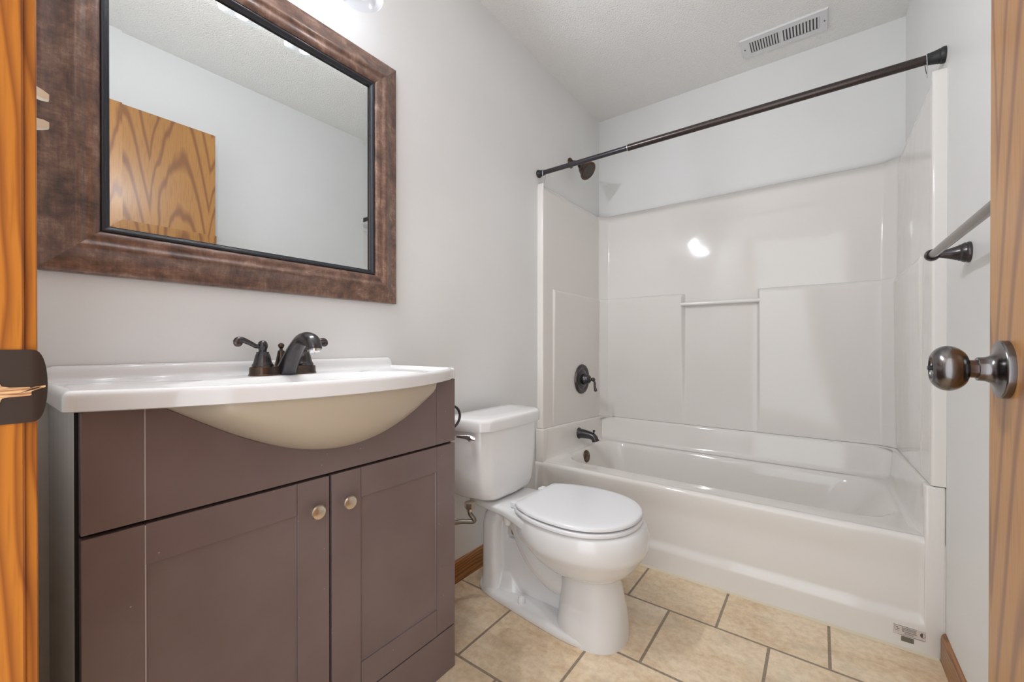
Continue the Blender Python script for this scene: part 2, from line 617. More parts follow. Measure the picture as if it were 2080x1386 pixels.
lo = [V(sx(y) - 0.0012, y, SZC + z - 0.004) for y, z in pts]
hi = [V(sx(y) + 0.0006, y, SZC + z - 0.004) for y, z in pts]
loft(bm, [lo, hi])
wood_raw = mat('torn_bare_wood', (0.62, 0.36, 0.17), 0.7)
wv = coords(wood_raw, scale=(60, 40, 600))
lk(wood_raw, ramp(wood_raw, noise_tex(wood_raw, wv, 1.0, 3), [(0.35, (0.34, 0.12, 0.045)), (0.6, (0.72, 0.47, 0.24))]), bsdf(wood_raw).inputs['Base Color'])
obj('latch_slot', bm, wood_raw, plate, label='torn bare wood showing through the latch slot')
bm = B(); box(bm, HX, HX + 0.018, -0.085, WF, 0, DTOP, 0.0015, 1)
box(bm, JX - 0.018, HX + 0.018, -0.085, WF, DTOP, DTOP + 0.018, 0.0015, 1)
struct('trim_2', bm, 'jamb', 'golden oak hinge jamb and door head, seen only in reflections', 'door trim')

# open door against the right wall, with its knob
DX0, DX1, DY0, DY1 = 1.397, 1.433, 0.046, 0.828
bm = B(); box(bm, DX0, DX1, DY0, DY1, 0.012, 2.104, 0.0015, 2)
door = struct('door_1', bm, 'door', 'open flat oak door standing near the right wall', 'door', sharp=15)
KY, KZ = 0.763, 0.9555
KS = 1.116


def dense(prof_, k=5):
    return [(q.x, q.y) for q in smooth_path([(r_, h_, 0) for r_, h_ in prof_], k)]


bm = B()
lathe(bm, [(0, 0), (0.0355, 0), (0.0355, 0.0055), (0.0352, 0.0066), (0.0343, 0.0075)] + dense([(0.0342, 0.0076), (0.030, 0.0080), (0.0255, 0.0090), (0.0205, 0.0110), (0.0172, 0.0138), (0.0154, 0.0170), (0.0148, 0.0200)]) + [(0.0146, 0.0245), (0.0140, 0.0252), (0, 0.0252)], (DX0, KY, KZ), (-1, 0, 0), 64)
rose = obj('door_knob', bm, 'knob', door, label='round dark bronze privacy knob with a domed rose')
bm = B()
lathe(bm, [(0, 0.025), (0.0112, 0.025), (0.0112, 0.0318)] + dense([(0.0113, 0.0320), (0.0160, 0.0332), (0.0215, 0.0362), (0.0262, 0.0415), (0.0287, 0.0478), (0.0287, 0.0535), (0.0262, 0.0592), (0.0222, 0.0634), (0.0180, 0.0658)]) + [(0.0165, 0.0661), (0.0150, 0.0655), (0.0142, 0.0640), (0.0138, 0.0625), (0, 0.0620)], (DX0, KY, KZ), (-1, 0, 0), 64)
obj('grip', bm, 'knob', rose, sharp=50)
bm = B(); lathe(bm, [(0.0, 0.060), (0.0032, 0.060), (0.0032, 0.0682), (0.0024, 0.0690), (0.0, 0.0690)], (DX0, KY, KZ), (-1, 0, 0), 16)
obj('lock_button', bm, 'rubber', rose)
bm = B()
lathe(bm, [(KS * r_, KS * h_) for r_, h_ in [(0.0, 0), (0.0325, 0), (0.0325, 0.0065), (0.026, 0.0100), (0.0165, 0.0165), (0.0134, 0.0215), (0.0108, 0.030), (0.0125, 0.0365), (0.0236, 0.0445), (0.0265, 0.0565), (0.0215, 0.0700), (0.0, 0.0735)]], (DX1, KY, KZ), (1, 0, 0), 32)
obj('door_knob', bm, 'knob', door, label='knob on the wall side of the door')

# baseboards
def baseboard(name, x0, x1, y0, y1, label, flip):
    bm = B()
    t = abs(x1 - x0)
    pr = [(0, 0), (t, 0), (t, 0.070), (t * 0.85, 0.080), (t * 0.55, 0.087), (t * 0.30, 0.090), (0, 0.090)]
    loft(bm, [[V(x0 + (u if not flip else -u), y, z) for u, z in pr] for y in (y0, y1)])
    return struct(name, bm, 'base_y', label, 'baseboard')


baseboard('baseboard_left', 0.0, 0.012, 0.918, 1.826, 'short stained oak baseboard behind the toilet', False)
baseboard('baseboard_right', RW, RW + 0.012, WF, 1.829, 'stained oak baseboard on the right wall ending at the tub', True)

# light switch on the doorway wall
t = thing('light_switch', 'almond double toggle switch just past the left door jamb', 'light switch', (0.53, WF, 1.245))
bm = B(); box(bm, 0.497, 0.564, WF, WF + 0.006, 1.188, 1.302, 0.002, 2)
obj('switch_plate', bm, 'almond', t)
for zc, dz in ((1.263, -0.004), (1.2240, 0.003)):
    bm = B()
    r0 = [V(0.530 + sx_ * 0.0055, WF + 0.006, zc + sz_ * 0.006) for sx_, sz_ in ((-1, -1), (1, -1), (1, 1), (-1, 1))]
    r1 = [V(0.530 + sx_ * 0.0042, WF + 0.020, zc + dz + sz_ * 0.0045) for sx_, sz_ in ((-1, -1), (1, -1), (1, 1), (-1, 1))]
    r2 = [V(0.530 + sx_ * 0.0030, WF + 0.0245, zc + dz * 1.2 + sz_ * 0.003) for sx_, sz_ in ((-1, -1), (1, -1), (1, 1), (-1, 1))]
    loft(bm, [r0, r1, r2])
    obj('toggle', bm, 'almond', t)

# ================================================================== VANITY CABINET
FX, VY0, VY1 = 0.316, 0.107, 0.913
vc = thing('vanity_cabinet', 'espresso brown bathroom vanity cabinet with two shaker doors', 'vanity', (0.16, 0.51, 0))
bm = B()
box(bm, 0.002, FX - 0.019, VY0 + 0.017, VY0 + 0.030, 0.0, 0.884)
box(bm, 0.002, FX - 0.019, VY1 - 0.016, VY1 - 0.001, 0.0, 0.884)
box(bm, 0.012, FX - 0.019, VY0 + 0.03, VY1 - 0.016, 0.12, 0.135)
box(bm, 0.002, 0.012, VY0 + 0.03, VY1 - 0.016, 0.0, 0.75)
box(bm, FX - 0.0204, FX - 0.0192, VY0, VY0 + 0.03, 0.0, 0.884)
box(bm, FX - 0.03, FX - 0.0195, VY0 + 0.017, VY1 - 0.001, 0.0, 0.74)
obj('body', bm, 'dark', vc)
bm = B(); box(bm, 0.002, FX - 0.0205, VY0, VY0 + 0.017, 0.0, 0.884)
obj('side_panel', bm, 'side', vc, sharp=15, label='scuffed side panel, reflected light painted in as grey')
bm = B(); box(bm, 0.002, FX - 0.0195, VY1 - 0.001, VY1, 0.0, 0.884)
obj('side_panel', bm, 'espresso', vc)
JL, JR = 0.1865, 0.836        # stile joints
GAPZ = 0.690


def drop(y):
    u = (y - 0.52) / 0.318
    return 0.132 * math.cos(PI / 2 * u) if abs(u) < 1 else 0.0


def plate_poly(bm, poly, x0, x1):
    loft(bm, [[V(x0, y, z) for y, z in poly], [V(x1, y, z) for y, z in poly]])


# false front: three joined boards, the middle one cut to the bowl's curve
bm = B()
TOPZ = 0.8825
box(bm, FX - 0.019, FX, VY0 + 0.0045, JL - 0.0008, GAPZ + 0.0035, TOPZ, 0.0012, 2)
box(bm, FX - 0.019, FX, JR + 0.0008, VY1, GAPZ + 0.0035, TOPZ, 0.0012, 2)
poly = [(JL + 0.0008, GAPZ + 0.0035), (JR - 0.0008, GAPZ + 0.0035), (JR - 0.0008, TOPZ)]
N = 48
for i in range(N + 1):
    y = 0.836 - 0.001 - (0.836 - 0.202 - 0.001) * i / N
    poly.append((min(y, JR - 0.001), min(TOPZ, 0.8845 - drop(y))))
poly.append((JL + 0.0008, TOPZ))
# as strips so the concave outline stays clean
ysn = [JL + 0.0008 + (JR - JL - 0.0016) * i / 80 for i in range(81)]
tops = [min(TOPZ, 0.8845 - drop(y)) for y in ysn]
loft(bm, [[V(FX - 0.019, y, GAPZ + 0.0035), V(FX, y, GAPZ + 0.0035), V(FX, y, z), V(FX - 0.019, y, z)] for y, z in zip(ysn, tops)])
box(bm, FX - 0.019, FX - 0.0012, JR - 0.002, JR + 0.002, GAPZ + 0.004, TOPZ - 0.001)
ff = obj('false_front', bm, 'espresso', vc, sharp=15)
M['dust'] = mat('pale_dusty_joint', (0.48, 0.42, 0.40), 0.7)
bm = B(); box(bm, FX - 0.012, FX - 0.0006, JL - 0.0012, JL + 0.0012, GAPZ + 0.004, TOPZ - 0.001)
obj('joint', bm, 'dust', ff, label='pale dusty joint line between the boards')
# toe board
bm = B(); box(bm, FX - 0.019, FX, VY0 + 0.0045, VY1, 0.0, 0.1285, 0.0015, 2)
obj('toe_board', bm, 'espresso', vc, sharp=15)


def shaker(y0, y1, iy0, iy1, z0, z1, iz0, iz1, kn, label, hinge_left):
    bm = B()
    x0, x1 = FX - 0.019, FX
    g = 0.0005
    box(bm, x0, x1, y0, iy0 - g, z0, z1, 0.0012, 2)
    box(bm, x0, x1, iy1 + g, y1, z0, z1, 0.0012, 2)
    box(bm, x0, x1, iy0 + g, iy1 - g, iz1, z1, 0.0010, 2)
    box(bm, x0, x1, iy0 + g, iy1 - g, z0, iz0, 0.0010, 2)
    d = obj('door', bm, 'espresso', vc, sharp=15, label=label)
    if y0 < 0.2:
        bm = B(); box(bm, x0 + 0.006, x1 - 0.0006, iy0 - 0.0010, iy0 + 0.0010, z0 + 0.002, z1 - 0.002)
        obj('joint', bm, 'dust', d, label='pale dusty joint line along the stile')
    bm = B()                                     # recessed panel with a small ogee edge
    n = 0.006
    loft(bm, [[V(x, y, z) for y, z in ((iy0 - 0.001 + k, iz0 - 0.001 + k), (iy1 + 0.001 - k, iz0 - 0.001 + k), (iy1 + 0.001 - k, iz1 + 0.001 - k), (iy0 - 0.001 + k, iz1 + 0.001 - k))]
              for x, k in ((x0 + 0.002, 0.0), (x1 - 0.0035, 0.0), (x1 - 0.0065, n * 0.5), (x1 - 0.0072, n))])
    obj('panel', bm, 'espresso', d, sharp=15)
    bm = B()
    lathe(bm, [(0.0, 0), (0.0062, 0), (0.0064, 0.003), (0.0056, 0.006), (0.0056, 0.013), (0.0085, 0.0155), (0.0135, 0.0168), (0.0160, 0.0190), (0.0162, 0.0215), (0.0140, 0.0245), (0.0085, 0.0262), (0.0, 0.0267)],
          (x1, kn[0], kn[1]), (1, 0, 0), 32)
    obj('knob', bm, 'nickel', d, label='brushed nickel mushroom knob')


shaker(VY0 + 0.0045, 0.5075, JL, 0.4355, 0.1325, GAPZ - 0.003, 0.208, 0.619, (0.4715, 0.6195), 'left cabinet door, nearer the doorway', True)
shaker(0.5135, VY1, 0.589, 0.8385, 0.1325, GAPZ - 0.003, 0.208, 0.614, (0.5475, 0.618), 'right cabinet door, beside the toilet', False)

# dark curved holder on the cabinet's right side
t = thing('toilet_paper_holder', 'dark curved metal arm on the cabinet side beside the toilet tank', 'paper holder', (0.28, VY1, 0.76))
bm = B(); lathe(bm, [(0.0, 0), (0.013, 0), (0.013, 0.003), (0.010, 0.006), (0.007, 0.010), (0.0055, 0.020), (0.0, 0.020)], (0.28, VY1, 0.794), (0, 1, 0), 24)
obj('mount', bm, 'bronze', t)
bm = B()
pts = []
for i in range(13):
    a = PI / 2 - i / 12 * PI * 1.15
    pts.append((0.28, VY1 + 0.014 + 0.045 * math.cos(a), 0.758 + 0.036 * math.sin(a)))
tube(bm, pts, 0.0042, 12, 3)
obj('arm', bm, 'bronze', t)

# ================================================================== SINK TOP
TY0, TY1, TC = 0.0915, 0.9115, 0.5015
st = thing('sink_countertop', 'white bow-front sink top with an integral bowl on the brown vanity', 'sink', (0.2, 0.5, 0.885))


def front_x(y):
    wing = 0.325
    if y < 0.512:                                  # left side bows straight from the corner
        return wing + 0.133 * max(1 - ((y - 0.512) / 0.42) ** 2, 0)
    t = (y - 0.512) / 0.35
    if abs(t) > 1.10:
        return wing
    bow = 0.352 + 0.106 * max(1 - t * t, 0)
    return wing + (bow - wing) * sstep(1.10, 0.985, abs(t))


out = []
for y in [TY1 - (TY1 - TY0 - 0.024) * 0 - 0.012 - (TY1 - TY0 - 0.024) * i / 150 for i in range(151)]:
    out.append(V(front_x(y), y, 0))
a_c = V(front_x(TY0 + 0.012) - 0.012, TY0 + 0.012, 0)
arc = [a_c + V(0.012 * math.cos(t), -0.012 * math.sin(t), 0) for t in [PI / 2 * i / 8 for i in range(1, 9)]]
out += arc
out += [V(a_c.x * (1 - i / 24), TY0, 0) for i in range(1, 25)]
out += [V(0.0015, TY0 + (TY1 - TY0) * i / 60, 0) for i in range(1, 61)]
out += [V(0.313 * i / 24, TY1, 0) for i in range(1, 25)]
b_c = V(0.325 - 0.012, TY1 - 0.012, 0)
out += [b_c + V(0.012 * math.sin(t), 0.012 * math.cos(t), 0) for t in [PI / 2 * i / 8 for i in range(1, 8)]]
EC = V(0.262, 0.512, 0)


def inset(d, z):
    r = []
    n = len(out)
    for i, p in enumerate(out):
        tg = (out[(i + 1) % n] - out[i - 1])
        nn = V(tg.y, -tg.x, 0).normalized() if tg.length > 1e-9 else V(0, 0, 0)
        if nn.dot(EC - p) < 0:
            nn = -nn
        q = p + nn * d
        r.append(V(max(q.x, 0.0015), q.y, z))
    return r


def ell(s, z, ax=0.140, ay=0.285):
    r = []
    for p in out:
        d = p - EC
        # superellipse in the direction of the outline point
        a = math.atan2(d.y / ay, d.x / ax)
        c, s_ = math.cos(a), math.sin(a)
        k = (abs(c) ** 2.3 + abs(s_) ** 2.3) ** (-1 / 2.3)
        r.append(V(EC.x + c * ax * k * s, EC.y + s_ * ay * k * s, z))
    return r


bm = B()
rings = [inset(0.02, 0.8865), inset(0.003, 0.8850), inset(0.0, 0.8868), inset(0.0, 0.9050), inset(0.0008, 0.9100), inset(0.003, 0.9146), inset(0.0065, 0.9170), inset(0.0100, 0.9174),
         inset(0.0130, 0.9160), inset(0.0150, 0.9130), inset(0.0165, 0.9102), inset(0.0185, 0.9090), inset(0.0225, 0.9088),
         ell(1.05, 0.9086), ell(1.0, 0.9076), ell(0.97, 0.9050), ell(0.93, 0.898), ell(0.86, 0.878), ell(0.76, 0.850), ell(0.62, 0.820), ell(0.42, 0.800), ell(0.2, 0.793), ell(0.07, 0.792)]
loft(bm, rings, False, True)
obj('countertop', bm, 'top', st, sharp=50)
# backsplash with coved foot
bm = B()
pr = [(0.0015, 0.9070), (0.040, 0.9072), (0.0335, 0.9095), (0.027, 0.9122), (0.0225, 0.9165), (0.0205, 0.922), (0.020, 0.931), (0.0185, 0.938), (0.0150, 0.9425), (0.0100, 0.944), (0.0015, 0.944)]
rings = []
for y, s in ((TY0 + 0.004, 0.0), (TY0 + 0.006, 0.6), (TY0 + 0.012, 0.92), (TY0 + 0.02, 1.0), (TY1 - 0.020, 1.0), (TY1 - 0.012, 0.93), (TY1 - 0.007, 0.7), (TY1 - 0.004, 0.0)):
    rings.append([V(x, y, 0.9070 + (z - 0.9070) * max(s, 0.02)) for x, z in pr])
loft(bm, rings)
obj('backsplash', bm, 'top', st, sharp=50)
# bowl bulging out below the lip
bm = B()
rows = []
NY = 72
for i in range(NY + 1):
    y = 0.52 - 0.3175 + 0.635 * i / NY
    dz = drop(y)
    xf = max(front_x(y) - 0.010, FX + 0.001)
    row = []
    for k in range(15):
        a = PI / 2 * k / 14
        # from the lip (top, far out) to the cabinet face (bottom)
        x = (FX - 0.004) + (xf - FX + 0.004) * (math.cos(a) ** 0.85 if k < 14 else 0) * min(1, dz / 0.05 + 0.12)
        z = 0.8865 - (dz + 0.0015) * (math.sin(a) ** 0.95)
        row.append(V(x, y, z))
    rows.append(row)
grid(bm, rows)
obj('bowl_underside', bm, 'belly', st, sharp=80, label='cream bowl underside bulging out below the lip, its shade painted in as tan')
bm = B(); lathe(bm, [(0.0, 0), (0.021, 0), (0.021, 0.002), (0.015, 0.0028), (0.0, 0.0015)], (0.262, 0.512, 0.7925), (0, 0, 1), 24)
obj('drain', bm, 'bronze', st, label='dark drain in the bowl')

# ================================================================== FAUCET
fc = thing('faucet', 'dark bronze two-handle faucet on the white sink top', 'faucet', (0.08, 0.515, 0.911))
FXC, FYC, FZ = 0.082, 0.515, 0.9090
HY = (0.463, 0.567)
bm = B()
n = 48


def stadium2(grow, z):
    pts_ = []
    for i in range(64):
        a = 2 * PI * i / 64
        s_ = math.sin(a)
        yy = FYC + 0.052 * (1 if s_ > 0.15 else -1 if s_ < -0.15 else s_ / 0.15) + (0.030 + grow) * s_
        w_ = 0.0285 + grow
        x_ = w_ * math.cos(a)
        k_ = abs(yy - FYC) / 0.05
        if k_ < 0.75:
            x_ *= 0.74 + 0.26 * sstep(0.35, 0.75, k_)
        pts_.append(V(FXC + x_, yy, z))
    return pts_


loft(bm, [stadium2(0.0015, FZ), stadium2(0.0015, FZ + 0.003), stadium2(0.0, FZ + 0.005), stadium2(-0.0005, FZ + 0.019), stadium2(-0.002, FZ + 0.0215), stadium2(-0.006, FZ + 0.0225)])
obj('base_plate', bm, 'bronze_warm', fc, label='bronze base plate with mineral-worn rim')
for s, yh in ((-1, HY[0]), (1, HY[1])):
    bm = B()
    z0 = FZ + 0.0215
    lathe(bm, [(0.0, 0), (0.0235, 0), (0.0245, 0.0025), (0.0240, 0.005), (0.0215, 0.009), (0.0195, 0.015), (0.0182, 0.022), (0.0165, 0.029), (0.0140, 0.0345), (0.0146, 0.036), (0.0138, 0.0378), (0.0095, 0.038), (0.0088, 0.041), (0.0095, 0.045),
               (0.0112, 0.050), (0.0114, 0.056), (0.0096, 0.0620), (0.0060, 0.0655), (0.0, 0.0670)], (FXC, yh, z0), (0, 0, 1), 32)
    h = obj('handle', bm, 'bronze', fc)
    bm = B()
    zb = z0 + 0.055
    tube(bm, [(FXC, yh, zb), (FXC, yh + s * 0.014, zb - 0.003), (FXC + 0.001, yh + s * 0.028, zb + 0.004), (FXC + 0.002, yh + s * 0.045, zb + 0.012), (FXC + 0.002, yh + s * 0.056, zb + 0.0115), (FXC + 0.003, yh + s * 0.0625, zb + 0.006)],
         [0.0055, 0.0055, 0.006, 0.0070, 0.0085, 0.0060], 16, 6)
    lathe(bm, [(0, -0.0055), (0.0075, -0.0055), (0.0095, -0.003), (0.0098, 0.0), (0.0090, 0.004), (0.0060, 0.0055), (0.0042, 0.0060), (0.0042, 0.0075), (0.0, 0.0085)], (FXC + 0.003, yh + s * 0.0565, zb + 0.0055), (1, -0.35 * 0, 0.15), 24)
    obj('lever', bm, 'bronze', h)
bm = B()                                            # spout: wide leaning body then a drooping nose
P = [(0.088, FZ + 0.001), (0.106, FZ + 0.022), (0.128, FZ + 0.050), (0.152, FZ + 0.073), (0.178, FZ + 0.0895), (0.203, FZ + 0.0935), (0.224, FZ + 0.0870), (0.2345, FZ + 0.0755), (0.2375, FZ + 0.066)]
Wd = [0.0255, 0.0225, 0.0195, 0.0185, 0.0190, 0.0195, 0.0190, 0.0180, 0.0170]
Tk = [0.0270, 0.0250, 0.0205, 0.0160, 0.0150, 0.0155, 0.0165, 0.0165, 0.0165]
PP = smooth_path([(x, 0, z) for x, z in P], 6)
ww = [q.x for q in smooth_path([(w_, 0, 0) for w_ in Wd], 6)]
tt = [q.x for q in smooth_path([(w_, 0, 0) for w_ in Tk], 6)]
rings = []
for i, p in enumerate(PP):
    tg = (PP[min(i + 1, len(PP) - 1)] - PP[max(i - 1, 0)]).normalized()
    if i == 0:
        tg = V(0, 0, 1)
    nn = V(tg.z, 0, -tg.x)
    rings.append([V(p.x, FYC, p.z) + nn * (tt[i] * math.cos(a)) + V(0, 1, 0) * (ww[i] * math.sin(a)) for a in [2 * PI * k / 32 for k in range(32)]])
loft(bm, rings)
sp_ = obj('spout', bm, 'bronze', fc, sharp=60)
bm = B(); lathe(bm, [(0, 0), (0.0125, 0), (0.0125, 0.007), (0.0115, 0.0085), (0.0105, 0.0075), (0, 0.007)], (0.2372, FYC, FZ + 0.0675), (0.10, 0, -1), 24)
obj('aerator', bm, 'chrome', sp_, label='pale metal aerator ring')
bm = B(); lathe(bm, [(0, 0), (0.0175, 0), (0.0160, 0.008), (0.0125, 0.022), (0.0100, 0.034), (0.0085, 0.044), (0.0075, 0.0465), (0.0042, 0.0475), (0.0040, 0.053), (0.0062, 0.055), (0.0078, 0.0595), (0.0066, 0.064), (0.0030, 0.0665), (0, 0.067)], (0.066, FYC, FZ + 0.0215 - 0.006), (0, 0, 1), 24)
obj('lift_rod', bm, 'bronze_warm', fc)

# ================================================================== MIRROR
wm = thing('wall_mirror', 'large wall mirror in a wide mottled bronze frame above the sink', 'mirror', (0, 0.506, 1.54))
OY0, OY1, OZ0, OZ1 = 0.088, 0.925, 1.1305, 1.951
FRW = 0.098
prof = [(0.0, 0.002), (0.0, 0.016), (0.0008, 0.0182), (0.003, 0.0195), (0.010, 0.0205), (0.020, 0.0228), (0.030, 0.0262), (0.040, 0.0310), (0.046, 0.0342), (0.0495, 0.0356), (0.0525, 0.0360), (0.0550, 0.0354), (0.0575, 0.0338),
        (0.0600, 0.0318), (0.0625, 0.0304), (0.0650, 0.0299), (0.0680, 0.0302), (0.0710, 0.0306), (0.0745, 0.0302), (0.0780, 0.0288), (0.0815, 0.0262), (0.0835, 0.0230), (0.0848, 0.0198)]


def frame_strip(bm, prof_, side):
    rows_ = []
    for u, x in prof_:
        u *= 1.066
        y0, y1, z0, z1 = OY0 + u, OY1 - u, OZ0 + u, OZ1 - u
        rows_.append({'b': [V(x, y0, z0), V(x, y1, z0)], 't': [V(x, y1, z1), V(x, y0, z1)], 'l': [V(x, y0, z1), V(x, y0, z0)], 'r': [V(x, y1, z0), V(x, y1, z1)]}[side])
    grid(bm, rows_)


frame_root = None
for side, mm in (('b', 'frame_y'), ('t', 'frame_y'), ('l', 'frame_z'), ('r', 'frame_z')):
    bm = B(); frame_strip(bm, prof, side)
    obj('frame_rail', bm, mm, wm, sharp=50)
bm = B()
for side in 'btlr':
    frame_strip(bm, [(0.0846, 0.0200), (0.0852, 0.0215), (0.0872, 0.0225), (0.0900, 0.0222), (0.0925, 0.0205), (0.0945, 0.0165), (0.0965, 0.0150), (0.0985, 0.0148), (0.0990, 0.0100)], side)
obj('inner_lip', bm, 'lip', wm, sharp=50, label='black inner lip of the frame')
bm = B()
g0, gb = 0.105, 0.105 + 0.021
vo = [bm.verts.new((0.0088, y, z)) for y, z in ((OY0 + g0, OZ0 + g0), (OY1 - g0, OZ0 + g0), (OY1 - g0, OZ1 - g0), (OY0 + g0, OZ1 - g0))]
vi = [bm.verts.new((0.0094, y, z)) for y, z in ((OY0 + gb, OZ0 + gb), (OY1 - gb, OZ0 + gb), (OY1 - gb, OZ1 - gb), (OY0 + gb, OZ1 - gb))]
for i in range(4):
    j = (i + 1) % 4
    bm.faces.new((vo[i], vo[j], vi[j], vi[i]))
bm.faces.new(vi)
obj('mirror_glass', bm, 'mirror', wm, smooth=False, label='mirror glass with an angled border')

# ================================================================== VANITY LIGHT
vl = thing('vanity_light', 'three-shade vanity light above the mirror, mostly above the picture', 'wall light', (0, 0.505, 2.12))
bm = B(); box(bm, 0.0, 0.028, 0.22, 0.79, 2.115, 2.215, 0.006, 3)
obj('back_plate', bm, 'bronze', vl)
for ys_ in (0.322, 0.506, 0.69):
    c = (0.165, ys_)
    bm = B()
    tube(bm, [(0.026, ys_, 2.165), (0.09, ys_, 2.175), (0.145, ys_, 2.165), (0.165, ys_, 2.125)], 0.0075, 14, 6)
    lathe(bm, [(0, 0), (0.022, 0), (0.024, 0.012), (0.020, 0.022), (0.008, 0.028), (0, 0.028)], (c[0], c[1], 2.105), (0, 0, 1), 24)
    arm = obj('arm', bm, 'bronze', vl)
    bm = B()
    pr = [(0.022, 2.112), (0.030, 2.105), (0.040, 2.085), (0.047, 2.055), (0.051, 2.020), (0.0545, 1.995), (0.0580, 1.982), (0.0600, 1.9795), (0.0588, 1.9785), (0.0555, 1.9805), (0.0520, 1.995), (0.0485, 2.020), (0.0445, 2.055), (0.0375, 2.083), (0.027, 2.103), (0.020, 2.108)]
    lathe(bm, [(r, z - 1.9) for r, z in pr], (c[0], c[1], 1.9), (0, 0, 1), 40, False, False)
    sh = obj('shade', bm, 'shade', arm, sharp=60, label='frosted white glass bell shade')
    bm = B(); ball(bm, (c[0], c[1], 2.055), 0.026, 20)
    obj('bulb', bm, 'bulb', arm)
    ld = bpy.data.lights.new('bulb_light', 'SPOT')
    ld.spot_size = math.radians(179)
    ld.spot_blend = 0.25
    ld.energy = LAMP_POWER
    ld.color = LAMP_COLOR
    ld.shadow_soft_size = 0.010
    lo_ = bpy.data.objects.new('bulb_light', ld)
    COL.objects.link(lo_)
    lo_.location = (c[0], c[1], 2.017)
    lo_.rotation_euler = V(0.94, 0.20, -0.22).to_track_quat('-Z', 'Y').to_euler()   # one-sided cone, aimed into the room to hold down the wall's hot spot

# ================================================================== TOILET
to = thing('toilet', 'white two-piece round-front toilet between the vanity and the tub', 'toilet', (0.4, YC, 0))


def sup(hx, hy, cx, z, n=48, ex=2.2, cy=YC, front=None):
    """superellipse ring; front/back half lengths may differ"""
    r = []
    for i in range(n):
        a = 2 * PI * i / n
        c, s_ = math.cos(a), math.sin(a)
        k = (abs(c) ** ex + abs(s_) ** ex) ** (-1 / ex)
        h = hx if (c < 0 or front is None) else front
        r.append(V(cx + c * k * h, cy + s_ * k * hy, z))
    return r


foot = [(0.092, 0.030), (0.105, 0.048), (0.14, 0.066), (0.20, 0.080), (0.30, 0.094), (0.40, 0.107), (0.50, 0.117), (0.56, 0.118), (0.61, 0.110), (0.65, 0.092), (0.68, 0.066), (0.697, 0.035), (0.7025, 0.0)]
fp = smooth_path([(x, w_, 0) for x, w_ in foot], 8)


def foot_ring(z, d):
    a = [V(p.x, YC - max(p.y - d, 0.004), z) for p in fp]
    b_ = [V(p.x, YC + max(p.y - d, 0.004), z) for p in reversed(fp)]
    return a + b_


# soft-jointed rear: thin deck, pier, web with a hole, trapway, cove
bm = B()
deck = []
for x, w_, zl in ((0.085, 0.085, 0.350), (0.10, 0.10, 0.352), (0.20, 0.118, 0.354), (0.28, 0.130, 0.352), (0.34, 0.147, 0.346), (0.38, 0.158, 0.338), (0.42, 0.164, 0.325), (0.47, 0.168, 0.312), (0.52, 0.160, 0.310)):
    zt = 0.391
    r = []
    for i in range(32):
        a = 2 * PI * i / 32
        c, s_ = math.cos(a), math.sin(a)
        k = (abs(c) ** 5 + abs(s_) ** 5) ** (-1 / 5)
        r.append(V(x, YC + c * k * w_, (zt + zl) / 2 + s_ * k * (zt - zl) / 2))
    deck.append(r)
loft(bm, deck)
loft(bm, [sup(0.050, 0.064, 0.160, 0.012, ex=3.2, front=0.058), sup(0.045, 0.060, 0.158, 0.06, ex=3.2, front=0.046), sup(0.042, 0.058, 0.156, 0.20, ex=3.2, front=0.038), sup(0.041, 0.058, 0.156, 0.27, ex=3.2, front=0.042), sup(0.036, 0.054, 0.158, 0.31, ex=3, front=0.052), sup(0.022, 0.042, 0.165, 0.338, ex=2.6, front=0.060), sup(0.022, 0.05, 0.170, 0.365, ex=2.6, front=0.06)])
box(bm, 0.16, 0.50, YC - 0.016, YC + 0.016, 0.012, 0.225)
box(bm, 0.16, 0.222, YC - 0.016, YC + 0.016, 0.21, 0.31)
box(bm, 0.222, 0.30, YC - 0.016, YC + 0.016, 0.268, 0.31)
tube(bm, [(0.165, YC, 0.322), (0.235, YC, 0.322), (0.290, YC, 0.296), (0.335, YC, 0.238), (0.385, YC, 0.185), (0.45, YC, 0.150), (0.53, YC, 0.14)], [0.040, 0.044, 0.056, 0.064, 0.066, 0.066, 0.066], 28, 6)
loft(bm, [sup(0.09, 0.060, 0.20, 0.012, ex=2.2, front=0.10), sup(0.080, 0.046, 0.20, 0.036, ex=2.2, front=0.085), sup(0.070, 0.034, 0.20, 0.060, ex=2.2, front=0.07), sup(0.060, 0.024, 0.20, 0.090, ex=2.2, front=0.05)])
lathe(bm, [(0, 0), (0.014, 0), (0.017, 0.05), (0, 0.05)], (0.285, YC - 0.098, 0.318), (0, 0, 1), 20)
body = obj('bowl', bm, 'porcelain', to)
rmod = body.modifiers.new('r', 'REMESH')
rmod.mode = 'VOXEL'
rmod.voxel_size = 0.0032
smod = body.modifiers.new('s', 'SMOOTH')
smod.factor = 0.5
smod.iterations = 10
bake(body, 80)
